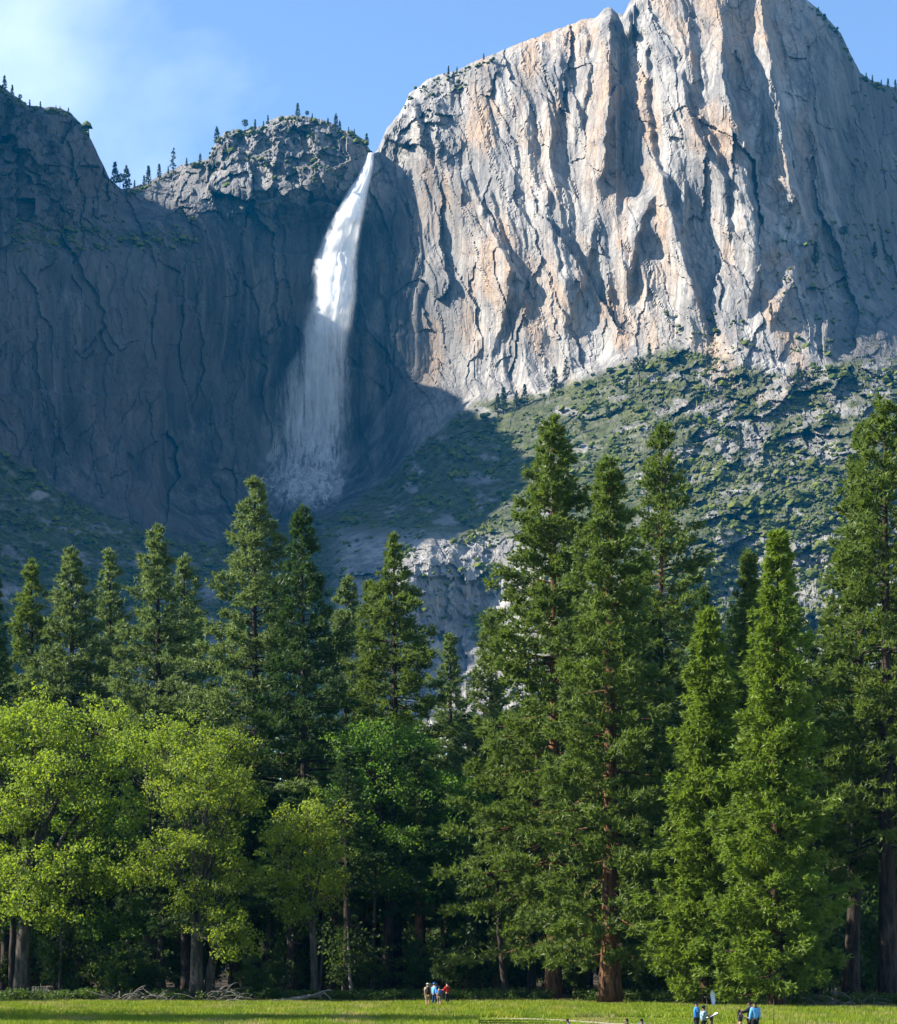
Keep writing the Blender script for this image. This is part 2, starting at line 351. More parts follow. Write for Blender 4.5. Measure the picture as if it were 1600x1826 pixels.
c0 = k.mix(k.math('MULTIPLY', sp.outputs[2], 0.9), c0, k.ramp(k.math('ADD', k.math('MULTIPLY', st, 0.6), k.math('MULTIPLY', st2, 0.4)), [(0.36, (0.10, 0.092, 0.086)), (0.45, (0.050, 0.050, 0.051)), (0.51, (0.026, 0.028, 0.031)), (0.58, (0.009, 0.011, 0.013))]))  # dark streak colours that deepen the shaded parts of the wall
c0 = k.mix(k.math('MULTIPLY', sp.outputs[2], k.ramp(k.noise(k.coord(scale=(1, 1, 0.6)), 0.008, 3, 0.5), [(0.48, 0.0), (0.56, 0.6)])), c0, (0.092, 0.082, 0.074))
c0 = k.mix(k.ramp(fn, [(0.3, 0.28), (0.5, 0.0)]), c0, (0.06, 0.059, 0.058))
vf = k.math('MULTIPLY', sp.outputs[1], k.ramp(k.noise(co, 0.07, 4), [(0.3, 0.55), (0.5, 1.0)]))
c0 = k.mix(vf, c0, k.ramp(k.noise(co, 0.12, 4), [(0.3, (0.018, 0.025, 0.008)), (0.55, (0.052, 0.062, 0.018)), (0.75, (0.11, 0.105, 0.06))]))
vd = k.n('VectorMath', {0: k.coord(scale=(0.035, 0.035, 0.011)), 1: k.n('VectorMath', {0: k.n('TexNoise', {'Vector': co, 'Scale': 0.03, 'Detail': 4.0}).outputs['Color'], 1: (0.9, 0.9, 0.9)}, operation='MULTIPLY').outputs[0]}, operation='ADD').outputs[0]
vor = k.n('TexVoronoi', {'Vector': vd, 'Scale': 1.0}, feature='DISTANCE_TO_EDGE').outputs['Distance']
vor2 = k.n('TexVoronoi', {'Vector': vd, 'Scale': 3.1}, feature='DISTANCE_TO_EDGE').outputs['Distance']
crk = k.math('MULTIPLY', k.ramp(vor, [(0.0, 0.0), (0.035, 1.0)]), k.ramp(vor2, [(0.0, 0.45), (0.05, 1.0)]))
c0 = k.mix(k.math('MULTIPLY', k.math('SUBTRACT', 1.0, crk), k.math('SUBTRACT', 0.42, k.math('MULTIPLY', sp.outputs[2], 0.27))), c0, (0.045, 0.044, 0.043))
bh = k.math('ADD', k.math('MULTIPLY', k.noise(k.coord(scale=(1, 1, 0.35)), 0.10, 6, 0.62), 1.0), k.math('MULTIPLY', st2, 0.3))
bh = k.math('ADD', bh, k.math('MULTIPLY', crk, 0.22))
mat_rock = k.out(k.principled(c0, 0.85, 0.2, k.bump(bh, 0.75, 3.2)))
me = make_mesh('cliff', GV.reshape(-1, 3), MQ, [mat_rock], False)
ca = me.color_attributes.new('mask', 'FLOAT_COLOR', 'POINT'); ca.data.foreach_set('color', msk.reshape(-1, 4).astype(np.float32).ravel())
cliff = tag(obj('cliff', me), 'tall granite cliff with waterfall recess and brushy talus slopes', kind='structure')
# unseen valley wall added on the left, crest shaped to shadow the cliff
def crest(y): return np.interp(y, [1150, 1300, 1400, 1480, 1550, 1650, 1780, 1850, 1930, 1990, 2070, 2400], [340, 500, 585, 640, 735, 852, 900, 910, 920, 932, 955, 1050])
ry = np.linspace(1150, 2250, 160); rs = np.array([-1900, -900, -640, -560, -525, -505, -470, -455, -440])
rz = np.array([0.75, 0.95, 1.02, 1.0, 0.97, 0.93, 0.6, 0.3, -0.05])
RX = rs[None] * (0.72 + 0.28 * ry[:, None] / 1850) + 14 * fbm(ry[:, None] / 90, rz[None] * 3, 3, 101)
RZ = crest(ry)[:, None] * rz[None] + 16 * fbm(ry[:, None] / 25, rz[None] * 4, 3, 103)
RV = np.stack([RX, np.repeat(ry[:, None], len(rs), 1), RZ], -1)
ii = np.arange(len(ry) - 1)[:, None] * len(rs) + np.arange(len(rs) - 1)[None]
me = make_mesh('shadow_ridge', RV.reshape(-1, 3), np.stack([ii, ii + len(rs), ii + len(rs) + 1, ii + 1], -1).reshape(-1, 4), [mat_rock], True)
shadow_ridge = tag(obj('shadow_ridge', me), kind='structure')
def on_mountain(u, v):
    y = float(mountain_depth(np.array([[float(u)]]), np.array([[float(v)]]))[0, 0]); return P(u, v, y)
# ------------------------------------------------------------------ foliage and bark
def bark_mat(name, dark, light, sc=1.0):
    k = NT(name); co = k.coord(scale=(2.2 * sc, 2.2 * sc, 0.45 * sc)); a = k.noise(co, 1.6, 5, 0.6, 0.6); b = k.noise(k.coord(), 0.25, 2)
    c = k.ramp(a, [(0.38, dark), (0.52, [(x + y) / 2 for x, y in zip(dark, light)]), (0.64, light)])
    c = k.mix(k.ramp(b, [(0.35, 0.0), (0.7, 0.5)]), c, [x * 0.6 for x in dark])
    return k.out(k.principled(c, 0.9, 0.15, k.bump(a, 0.9, 0.12)))
B_pine = bark_mat('pine_bark', (0.036, 0.021, 0.013), (0.204, 0.099, 0.045))
B_dark = bark_mat('dark_bark', (0.017, 0.013, 0.011), (0.066, 0.051, 0.039))
B_cedar = bark_mat('cedar_bark', (0.030, 0.018, 0.012), (0.102, 0.057, 0.036))
B_oak = bark_mat('oak_bark', (0.030, 0.026, 0.022), (0.102, 0.090, 0.075))
B_dead = simple_mat('dead_wood', (0.135, 0.122, 0.108), 0.85, 0.4, 3.0)
L_pine = leaf_mat('pine_needles', (0.044, 0.080, 0.015), (0.121, 0.169, 0.032), (0.179, 0.262, 0.031), 0.33)
L_pine2 = leaf_mat('dark_pine_needles', (0.017, 0.042, 0.011), (0.053, 0.096, 0.022), (0.072, 0.138, 0.022), 0.28)
L_far = leaf_mat('blue_green_needles', (0.056, 0.097, 0.032), (0.149, 0.198, 0.063), (0.211, 0.294, 0.062), 0.33)
L_cedar = leaf_mat('cedar_sprays', (0.057, 0.106, 0.013), (0.161, 0.222, 0.028), (0.237, 0.345, 0.026), 0.35)
L_oak = leaf_mat('oak_leaves', (0.068, 0.132, 0.013), (0.171, 0.238, 0.023), (0.332, 0.444, 0.027), 0.45)
L_maple = leaf_mat('maple_leaves', (0.043, 0.109, 0.016), (0.105, 0.197, 0.022), (0.200, 0.372, 0.026), 0.42)
L_olive = leaf_mat('olive_oak_leaves', (0.072, 0.121, 0.011), (0.168, 0.224, 0.022), (0.307, 0.399, 0.025), 0.42)
L_under = leaf_mat('understory_leaves', (0.022, 0.046, 0.009), (0.056, 0.093, 0.015), (0.099, 0.167, 0.019), 0.4)

def blades(cent, dirs, length, width, rng, jitter=0.6):
    """one pointed triangle per row of cent, leaving it along dirs"""
    n = len(cent)
    d = dirs + jitter * rng.normal(size=(n, 3)); d /= np.linalg.norm(d, axis=1)[:, None] + 1e-9
    s = np.cross(d, rng.normal(size=(n, 3))); s /= np.linalg.norm(s, axis=1)[:, None] + 1e-9
    L = (length * rng.uniform(0.7, 1.25, n))[:, None]; W = (width * rng.uniform(0.7, 1.3, n))[:, None]
    v = np.stack([cent - s * W * 0.5 - d * L * 0.1, cent + s * W * 0.5 - d * L * 0.1, cent + d * L], 1).reshape(-1, 3)
    return v, np.arange(3 * n).reshape(-1, 3)
def trunk_path(H, rng, lean=(0, 0), wob=0.15, n=16):
    z = np.linspace(-0.3, H, n); t = z / H
    return np.stack([lean[0] * t + wob * np.cumsum(rng.normal(size=n)) * 0.25, lean[1] * t + wob * np.cumsum(rng.normal(size=n)) * 0.25, z], -1)
def conifer(H, cb, Rm, seed, kind='pine', dens=1.0, prof=0.95, skirt=0.55, lean=(0, 0), tr=None, dead=10, gap=0.12):
    """returns trunk mesh builder and foliage arrays; cb = height where the live crown starts"""
    rng = np.random.RandomState(seed); mb = MB()
    tr = tr or H * 0.0125 + 0.08
    tp = trunk_path(H, rng, lean)
    t = np.clip(tp[:, 2] / H, 0, 1); rad = tr * (1 - t) ** 0.85 + 0.03; rad[:2] *= (1.35, 1.12)
    mb.tube(tp, rad, 10)
    axis = lambda z: np.stack([np.interp(z, tp[:, 2], tp[:, 0]), np.interp(z, tp[:, 2], tp[:, 1]), z], -1)
    cedar = kind == 'cedar'
    h = cb; hs = []; az = []
    while h < H - 0.4:
        tt = (h - cb) / (H - cb); nb = rng.randint(3, 6) if not cedar else rng.randint(5, 8)
        a0 = rng.uniform(0, 6.28)
        for b in range(nb):
            if rng.rand() < gap: continue
            hs.append(h + rng.uniform(-0.25, 0.25)); az.append(a0 + 6.283 * b / nb + rng.uniform(-0.35, 0.35))
        h += rng.uniform(0.45, 0.95) * (1.0 if not cedar else 0.72) * (1.15 - 0.45 * tt)
    hs = np.array(hs); az = np.array(az); tt = np.clip((hs - cb) / (H - cb), 0, 1)
    shape = np.minimum((1 - tt) ** prof, skirt + (1 - skirt) * np.minimum(1, tt / 0.22)) + 0.02
    L = Rm * shape * rng.uniform(0.62, 1.18, len(hs)) * (1 + 0.5 * pn(hs / 2.6, az * 1.3, seed % 50)) + 0.25
    up = np.where(cedar, 0.05 + 0.6 * tt, -0.18 + 0.75 * tt ** 1.3) + rng.normal(0, 0.08, len(hs))
    droop = 0.28 if not cedar else 0.22; tip = 0.22
    cs, ds = [], []
    base = axis(hs)
    for i in range(len(hs)):
        li = L[i]; s = np.linspace(0, 1, 5); hd = np.array([math.cos(az[i]), math.sin(az[i])])
        z = li * (up[i] * s - droop * s ** 2 + tip * s ** 4)
        pts = np.stack([base[i, 0] + hd[0] * li * s, base[i, 1] + hd[1] * li * s, base[i, 2] + z], -1)
        if li > 0.9: mb.tube(pts[:4], np.array([1, 0.75, 0.5, 0.25]) * (0.018 + 0.016 * li), 3, False)
        nc = max(3, int(li * (3.3 if not cedar else 3.8) * dens))
        f = 1 - rng.rand(nc) ** 1.7 * (0.75 if not cedar else 0.85)
        side = rng.uniform(-1, 1, nc) * 0.42 * li * (1.15 - f) + rng.normal(0, 0.12, nc)
        zz = np.interp(f, s, z)
        c = np.stack([base[i, 0] + hd[0] * li * f - hd[1] * side, base[i, 1] + hd[1] * li * f + hd[0] * side, base[i, 2] + zz + rng.normal(0.06, 0.16, nc)], -1)
        d = np.stack([hd[0] - hd[1] * side / li * 1.5, hd[1] + hd[0] * side / li * 1.5, 0 * f + (0.55 if not cedar else 0.25)], -1)
        cs.append(c); ds.append(d)
    cs = np.vstack(cs); ds = np.vstack(ds)
    # leader
    ztop = np.linspace(H - 2.2, H + 0.15, 14); cs = np.vstack([cs, axis(np.minimum(ztop, H)) + rng.normal(0, 0.05, (14, 3))]); ds = np.vstack([ds, np.tile([0, 0, 1.2], (14, 1))])
    for j in range(dead):       # bare branches under the crown
        zz = rng.uniform(max(2.5, cb * 0.35), cb + (H - cb) * 0.3); a = rng.uniform(0, 6.28); li = rng.uniform(0.8, 0.6 * Rm + 1); s = np.linspace(0, 1, 5)
        b0 = axis(np.array([zz]))[0]; pts = b0 + np.stack([math.cos(a) * li * s, math.sin(a) * li * s, li * (0.1 * s - 0.35 * s ** 2) + rng.normal(0, 0.08, 5) * s], -1)
        mb.tube(pts, np.linspace(0.05, 0.012, 5), 3, False)
    nt_, nb_ = (4, 6) if not cedar else (5, 5)
    sp = 0.26 if not cedar else 0.24
    tipk = np.clip((H - cs[:, 2:3]) / 6.0, 0.35, 1.0); c1 = np.repeat(cs, nt_, 0) + rng.normal(0, sp, (len(cs) * nt_, 3)) * np.array([1, 1, 0.7]) * np.repeat(tipk, nt_, 0); d1 = np.repeat(ds, nt_, 0)
    c2 = np.repeat(c1, nb_, 0); d2 = np.repeat(d1, nb_, 0)
    if cedar: d2 = d2 + np.array([0, 0, -0.35]) * (rng.rand(len(d2), 1) > 0.4)
    v, f = blades(c2, d2, 0.50 if not cedar else 0.42, 0.16 if not cedar else 0.16, rng, 0.85 if not cedar else 0.6)
    return mb, v, f
def bark_for(kind): return {'pine': B_pine, 'dark': B_dark, 'cedar': B_cedar}[kind]
def conifer_tree(name, px, top, Y, Rpx, seed, label, cat='tree', group=None, kind='pine', leaf=None, bark='pine', cbf=0.25, rz=None, **kw):
    base = P(px, HY + CAMZ * F / Y, Y); base[2] = ground_z(base[0], base[1])
    H = CAMZ + (HY - top) / F * Y - base[2]
    mb, v, f = conifer(H, H * cbf, Rpx / F * Y, seed, kind, **kw)
    e = empty(name, base); tag(e, label, cat, group)
    obj('trunk', mb.mesh('trunk', [bark_for(bark)]), e)
    obj('crown', make_mesh('crown', v, f, [leaf or L_pine], False), e)
    return e
def copy_thing(src, loc, rz=0.0, sc=(1, 1, 1), label=None, group=None):
    e = src.copy(); C.objects.link(e); e.location = [float(c) for c in loc]; e.rotation_euler = (0, 0, rz); e.scale = sc
    if label: e['label'] = label
    if group: e['group'] = group
    for ch in src.children:
        c = ch.copy(); C.objects.link(c); c.parent = e
    return e
def leaves(cent, n, rad, size, rng, upbias=0.35):
    """n leaves (bent quads) spread through each little clump"""
    m = len(cent) * n
    o = rng.normal(size=(m, 3)); o /= np.linalg.norm(o, axis=1)[:, None]; r = rng.rand(m) ** 0.45
    rr = np.repeat(np.broadcast_to(rad, (len(cent),)), n)
    c = np.repeat(cent, n, 0) + o * (r * rr)[:, None] * np.array([1, 1, 0.72])
    nrm = o * 0.5 + rng.normal(size=(m, 3)) * 0.6 + np.array([0, 0, upbias]); nrm /= np.linalg.norm(nrm, axis=1)[:, None]
    a = np.cross(nrm, rng.normal(size=(m, 3))); a /= np.linalg.norm(a, axis=1)[:, None] + 1e-9; b = np.cross(nrm, a)
    s = (size * rng.uniform(0.65, 1.3, m))[:, None]
    v = np.stack([c - a * s * 0.55, c - b * s * 0.36 + nrm * s * 0.1, c + a * s * 0.6, c + b * s * 0.36 + nrm * s * 0.1], 1).reshape(-1, 3)
    return v, np.arange(4 * m).reshape(-1, 4)
def broadleaf(base, blobs, seed, forks=None, leafn=44, size=0.23, tr=0.45, clump=0.95, dens=1.0, dead=6):
    """blobs: (centre xyz rel. to base, radii xyz). trunk forks to every blob."""
    rng = np.random.RandomState(seed); mb = MB(); cl = []; rad = []
    top = max(b[0][2] for b in blobs); fz = forks or 0.28 * top
    mean = np.mean([b[0] for b in blobs], 0)
    tp = np.array([[0, 0, -0.3], [0.05, 0, fz * 0.3], [mean[0] * 0.08, mean[1] * 0.08, fz * 0.7], [mean[0] * 0.18, mean[1] * 0.18, fz]])
    mb.tube(tp, [tr * 1.45, tr * 1.02, tr * 0.9, tr * 0.8], 12)
    for c, r in blobs:
        c = np.array(c, float); r = np.broadcast_to(np.asarray(r, float), (3,))
        s = np.linspace(0, 1, 8)[:, None]; p0 = tp[-1] - np.array([0, 0, rng.uniform(0, 0.35) * fz])
        ctrl = np.array([p0[0] + (c[0] - p0[0]) * 0.25, p0[1] + (c[1] - p0[1]) * 0.25, p0[2] + (c[2] - p0[2]) * 0.6])
        path = (1 - s) ** 2 * p0 + 2 * s * (1 - s) * ctrl + s ** 2 * c + np.cumsum(rng.normal(0, 0.07, (8, 3)), 0) * s
        rr = np.clip(tr * 0.55 * (r.mean() / 3.0) ** 0.5, 0.07, tr * 0.7)
        mb.tube(path, np.linspace(rr, 0.05, 8), 7, False)
        n = int(dens * 6.0 * (r[0] * r[1] * r[2]) ** (2 / 3.0) / clump ** 2) + 6
        o = rng.normal(size=(n, 3)); o /= np.linalg.norm(o, axis=1)[:, None]
        q = o * (0.45 + 0.55 * rng.rand(n, 1) ** 0.5) * r * (1 + 0.30 * np.clip(rng.normal(size=(n, 1)), -1.5, 1.8))
        q[:, 2] -= 0.12 * r[2] * (np.hypot(q[:, 0] / r[0], q[:, 1] / r[1]) ** 2)
        cl.append(c + q); rad.append(clump * rng.uniform(0.6, 1.25, n))
        for j in range(0, n, 3):      # twigs out to the clumps
            e = c + q[j]; st = path[rng.randint(4, 8)]; mid = (st + e) / 2 + np.array([0, 0, -0.15 * np.linalg.norm(e - st)]) + rng.normal(0, 0.15, 3)
            mb.tube(np.array([st, mid, e]), [0.06, 0.04, 0.015], 3, False)
    for j in range(dead):
        b = blobs[rng.randint(len(blobs))]; c = np.array(b[0]) - np.array([0, 0, np.max(b[1]) * 0.7]); a = rng.uniform(0, 6.28); l = rng.uniform(1, 2.6)
        st = c * 0.75; pts = st + np.array([[0, 0, 0], [math.cos(a) * l * .5, math.sin(a) * l * .5, 0.1], [math.cos(a) * l, math.sin(a) * l, -0.5 * l]])
        mb.tube(pts, [0.05, 0.035, 0.012], 3, False)
    cl = np.vstack(cl); rad = np.concatenate(rad)
    keep = cl[:, 2] > 0.4; v, f = leaves(cl[keep], leafn, rad[keep], size, rng)
    return mb, v, f
def broadleaf_tree(name, px, Y, blobs_px, seed, label, leaf=L_oak, bark=B_oak, group=None, cat='tree', trunk2=None, **kw):
    """blobs_px: (px, py, half width px, half height px, depth offset m)"""
    base = P(px, HY + CAMZ * F / Y, Y); base[2] = ground_z(base[0], base[1])
    bl = []
    for (bx, by, rx, rz_, dy) in blobs_px:
        p = P(bx, by, Y + dy) - base; m = (Y + dy) / F
        bl.append((p, (rx * m * 1.04, (rx * m + rz_ * m) * 0.5, rz_ * m * 0.80)))
    mb, v, f = broadleaf(base, bl, seed, **kw)
    if trunk2:
        mb.tube(np.array([[trunk2, 0.2, -0.3], [trunk2 * 1.15, 0.2, 2.5], [trunk2 * 1.9, 0.3, 6.0], [trunk2 * 2.2, 0.2, 9]]), [0.5, 0.4, 0.3, 0.2], 10)
    e = empty(name, base); tag(e, label, cat, group)
    obj('trunk', mb.mesh('trunk', [bark]), e); obj('crown', make_mesh('crown', v, f, [leaf], False), e)
    return e
# ------------------------------------------------------------------ ground
def ground_z(x, y):
    b = np.interp(y, [-500, 430, 700, 1000, 1300, 4000], [0, 0, 22, 60, 112, 112])
    return float(b)
gx = np.concatenate([np.linspace(-6000, -120, 14), np.linspace(-100, 100, 61), np.linspace(120, 6000, 14)])
gy = np.concatenate([np.linspace(-500, 80, 6), np.linspace(90, 200, 45), np.linspace(220, 430, 10), np.linspace(500, 1300, 14), [2500, 4000]])
GX, GY = np.meshgrid(gx, gy); GZ = np.interp(GY, [-500, 430, 700, 1000, 1300, 4000], [0, 0, 22, 60, 112, 112])
ii = np.arange(len(gy) - 1)[:, None] * len(gx) + np.arange(len(gx) - 1)[None]
k = NT('meadow_and_forest_soil'); co = k.coord(); sx = k.n('SeparateXYZ', {0: co})
edge = k.math('ADD', sx.outputs[1], k.math('MULTIPLY', k.noise(co, 0.15, 4), 6.0))
fm = k.n('MapRange', {0: k.math('ADD', edge, k.n('MapRange', {0: sx.outputs[0], 1: 5.0, 2: 35.0, 3: 0.0, 4: 18.0}).outputs[0]), 1: 170.0, 2: 174.0}).outputs[0]
g = k.ramp(k.noise(co, 0.35, 5), [(0.3, (0.055, 0.085, 0.012)), (0.55, (0.12, 0.15, 0.022)), (0.75, (0.24, 0.21, 0.07))])
s_ = k.ramp(k.noise(co, 0.8, 5), [(0.3, (0.022, 0.017, 0.011)), (0.7, (0.075, 0.055, 0.035))])
mat_ground = k.out(k.principled(k.mix(fm, g, s_), 0.95, 0.1, k.bump(k.noise(co, 3.0, 4), 0.6, 0.08)))
ground = tag(obj('ground', make_mesh('ground', np.stack([GX, GY, GZ], -1).reshape(-1, 3), np.stack([ii, ii + 1, ii + len(gx) + 1, ii + len(gx)], -1).reshape(-1, 4), [mat_ground], True)), kind='structure')
# ------------------------------------------------------------------ the conifers one can tell apart
T = {}
G1 = 'tall conifers of the forest front'
ct = conifer_tree
ct('pine_tree', 985, 745, 174, 207, 101, 'tallest front pine with sunlit orange trunk right of the centre', group=G1, cbf=0.10, prof=0.89, skirt=0.8, tr=0.62, dead=24, dens=1.15, gap=0.08)
ct('pine_tree', 1086, 823, 161, 172, 102, 'pine with thick reddish trunk, just right of the tallest orange-trunked pine', group=G1, cbf=0.10, prof=0.87, skirt=0.75, tr=0.78, dead=26, dens=1.2, gap=0.06)
ct('pine_tree', 1180, 758, 196, 143, 103, 'dark tall pine behind and left of the two cedars', group=G1, leaf=L_pine, bark='pine', cbf=0.2, prof=0.82, skirt=0.8, tr=0.5, gap=0.18)
ct('cedar_tree', 1262, 1088, 153, 108, 104, 'shorter yellow-green cedar with foliage down to the grass', group=G1, kind='cedar', leaf=L_cedar, bark='cedar', cbf=0.03, prof=0.82, skirt=0.85, dead=14, gap=0.05)
ct('cedar_tree', 1386, 950, 146, 111, 105, 'taller yellow-green cedar standing right of the shorter cedar', group=G1, kind='cedar', leaf=L_cedar, bark='cedar', cbf=0.04, prof=0.87, skirt=0.8, dead=20, gap=0.06)
ct('cedar_tree', 1335, 985, 176, 76, 106, 'narrow cedar top showing between the two front cedars', group=G1, kind='cedar', leaf=L_pine, bark='cedar', cbf=0.1, prof=0.97)
ct('pine_tree', 1583, 722, 160, 179, 107, 'big pine at the right edge with the tallest top there', group=G1, leaf=L_pine, bark='dark', cbf=0.26, prof=0.77, skirt=0.85, tr=0.72, gap=0.2, dead=20)
ct('pine_tree', 1518, 752, 166, 128, 108, 'pine just left of the big pine at the right edge', group=G1, leaf=L_pine, bark='dark', cbf=0.22, prof=0.82, skirt=0.8, tr=0.6, gap=0.2, lean=(1.3, 0))
ct('pine_tree', 452, 853, 196, 257, 109, 'tallest pine of the left half, in front of the waterfall base', group=G1, leaf=L_far, bark='dark', cbf=0.24, prof=1.17, skirt=0.85, tr=0.55)
ct('pine_tree', 541, 906, 190, 184, 110, 'dark narrow pine just right of the tallest left-hand pine', group=G1, leaf=L_pine2, bark='dark', cbf=0.2, prof=1.09, skirt=0.8, tr=0.5)
ct('pine_tree', 706, 953, 205, 202, 111, 'olive pine standing alone right of the waterfall, pointed top', group=G1, leaf=L_pine, bark='dark', cbf=0.25, prof=1.15, skirt=0.85)
ct('pine_tree', 280, 938, 210, 225, 112, 'broad pine left of the tallest left-hand pine', group=G1, leaf=L_far, bark='dark', cbf=0.25, prof=1.21, skirt=0.85)
ct('pine_tree', 326, 994, 222, 136, 113, 'pine half hidden at the right side of the broad left pine', group=G1, leaf=L_far, bark='dark', cbf=0.3, prof=1.04)
ct('pine_tree', 130, 980, 215, 184, 114, 'full pine, third from the left edge', group=G1, leaf=L_far, bark='dark', cbf=0.25, prof=1.09)
ct('pine_tree', 55, 1003, 218, 101, 115, 'sparse yellowish pine, second from the left edge', group=G1, leaf=L_pine, bark='dark', cbf=0.35, prof=0.99, gap=0.25)
ct('pine_tree', 198, 987, 222, 92, 116, 'thin sparse pine, fourth from the left edge', group=G1, leaf=L_far, bark='dark', cbf=0.35, prof=0.99, gap=0.25)
ct('pine_tree', -14, 1005, 200, 79, 117, 'dark pine cut off by the left edge', group=G1, leaf=L_pine2, bark='dark', cbf=0.2, prof=1.04)
ct('pine_tree', 615, 1030, 225, 112, 118, 'slim pine behind, between the dark narrow pine and the olive pine', group=G1, leaf=L_far, bark='dark', cbf=0.3)
ct('pine_tree', 663, 1040, 214, 74, 119, 'small pine top touching the left side of the olive pine', group=G1, leaf=L_pine, bark='dark', cbf=0.35)
ct('pine_tree', 800, 1133, 230, 66, 120, 'small slender conifer in the gap right of the olive pine', group=G1, leaf=L_far, bark='dark', cbf=0.2)
ct('pine_tree', 874, 1090, 200, 115, 121, 'medium conifer just left of the tallest orange-trunked pine', group=G1, leaf=L_far, bark='dark', cbf=0.12)
ct('pine_tree', 1450, 1130, 205, 89, 122, 'dark conifer behind, between the taller cedar and the right-edge pines', group=G1, leaf=L_pine2, bark='dark', cbf=0.12)
# ------------------------------------------------------------------ broadleaved trees of the forest edge
G2 = 'broadleaved trees of the forest edge'
bt = broadleaf_tree
bt('oak_tree', 38, 172, [(60,1290,95,72,0),(-20,1330,80,80,2),(165,1300,80,70,1),(215,1350,60,55,-2),(90,1390,90,70,-3),(185,1440,70,55,-2),(10,1450,70,60,-2),(100,1540,95,50,-4),(60,1610,80,50,-4),(170,1560,55,45,-2),(-30,1560,60,60,0)], 201, 'huge bright green oak filling the left edge', leaf=L_oak, group=G2, tr=0.62, forks=8, size=0.24)
bt('oak_tree', 262, 186, [(330,1310,75,50,0),(410,1330,60,45,2),(260,1330,60,50,2),(340,1390,80,55,0)], 202, 'light green oak crown behind, between the huge left oak and the tallest left pine', leaf=L_oak, group=G2, tr=0.4)
bt('oak_tree', 350, 168, [(375,1365,72,50,0),(330,1420,60,42,-2),(420,1420,55,45,1),(300,1510,70,42,-3),(255,1550,45,36,-2),(380,1500,60,50,0),(430,1560,45,48,-1),(400,1640,48,52,-3),(425,1690,34,36,-3),(330,1590,45,40,-2)], 203, 'yellow-green oak with thick double grey trunk at the meadow edge', leaf=L_olive, group=G2, tr=0.55, forks=6.5, trunk2=1.0, size=0.22)
bt('oak_tree', 560, 172, [(540,1455,66,42,0),(500,1490,42,36,-2),(580,1510,45,50,0),(535,1560,48,42,-2),(525,1620,40,36,-2),(590,1590,36,45,1)], 204, 'small olive-yellow oak right of the double-trunked oak', leaf=L_olive, group=G2, tr=0.3, forks=7)
bt('oak_tree', 690, 186, [(660,1330,60,55,0),(735,1320,40,42,2),(700,1400,80,55,0),(620,1420,50,60,0),(780,1420,60,60,0),(660,1490,70,50,-1),(760,1500,70,50,-1),(830,1440,45,55,2),(720,1570,70,40,-2),(810,1570,50,45,0)], 205, 'dark green spreading tree with bare leaning limbs at the centre', leaf=L_maple, bark=B_dark, group=G2, tr=0.5, forks=9)
bt('oak_tree', 640, 200, [(640,1320,45,45,0),(730,1300,35,36,0),(600,1400,50,45,0)], 206, 'yellow-green treetop peeping out below the olive pine', leaf=L_oak, group=G2, tr=0.3)
bt('oak_tree', 850, 196, [(850,1420,45,60,0),(830,1500,50,50,0),(870,1560,50,50,0),(850,1630,50,45,0)], 207, 'bright green tree in the gap left of the orange-trunked pine', leaf=L_maple, bark=B_dark, group=G2, tr=0.3)
bt('oak_tree', 1610, 190, [(1600,1430,50,60,0),(1570,1520,45,50,0),(1620,1560,60,60,0),(1590,1640,50,50,0)], 208, 'bright green tree behind the trunks at the right edge', leaf=L_maple, bark=B_dark, group=G2, tr=0.3)
bt('oak_tree', 120, 186, [(120,1480,60,60,0),(210,1500,60,60,0),(60,1640,70,50,0),(160,1660,70,45,0),(250,1640,60,50,0)], 209, 'shaded green tree under the huge left oak', leaf=L_maple, bark=B_dark, group=G2, tr=0.3)
bt('oak_tree', 470, 190, [(470,1480,60,60,0),(450,1600,50,60,0),(520,1680,60,40,0)], 210, 'shaded green tree between the double-trunked oak and the small olive oak', leaf=L_maple, bark=B_dark, group=G2, tr=0.3)
# ------------------------------------------------------------------ forest behind
rng = np.random.RandomState(5)
protos = []
for i, (H, cbf, Rm, lf, bk) in enumerate(((40, 0.35, 4.6, L_pine2, 'pine'), (34, 0.3, 4.2, L_pine2, 'dark'), (44, 0.45, 4.8, L_pine2, 'dark'))):
    mb, v, f = conifer(H, H * cbf, Rm, 300 + i, dens=0.75, dead=22, skirt=0.8, prof=0.87)
    e = empty('conifer_tree', (0, 0, 0)); e['category'] = 'tree'
    obj('trunk', mb.mesh('trunk', [bark_for(bk)]), e); obj('crown', make_mesh('crown', v, f, [lf], False), e); protos.append((e, H))
spots = []
for Y0, n in ((182, 11), (192, 13), (204, 14), (218, 15), (234, 15), (255, 15), (280, 15)):
    for j in range(n):
        px = -60 + 1720 * (j + rng.uniform(0.1, 0.9)) / n
        spots.append((px, Y0 + rng.uniform(-5, 5)))
spots.sort()
WORDS = ['first', 'second', 'third', 'fourth', 'fifth', 'sixth', 'seventh', 'eighth', 'ninth', 'tenth']
def ordinal(i):
    tens = {2: 'twenty', 3: 'thirty', 4: 'forty', 5: 'fifty', 6: 'sixty', 7: 'seventy', 8: 'eighty', 9: 'ninety'}
    teen = ['tenth', 'eleventh', 'twelfth', 'thirteenth', 'fourteenth', 'fifteenth', 'sixteenth', 'seventeenth', 'eighteenth', 'nineteenth']
    i += 1
    if i < 10: return WORDS[i - 1]
    if i < 20: return teen[i - 10]
    if i < 100: return (tens[i // 10] + '-' + WORDS[i % 10 - 1]) if i % 10 else tens[i // 10][:-1] + 'ieth'
    return 'one hundred and ' + ordinal(i - 101) if i > 100 else 'hundredth'
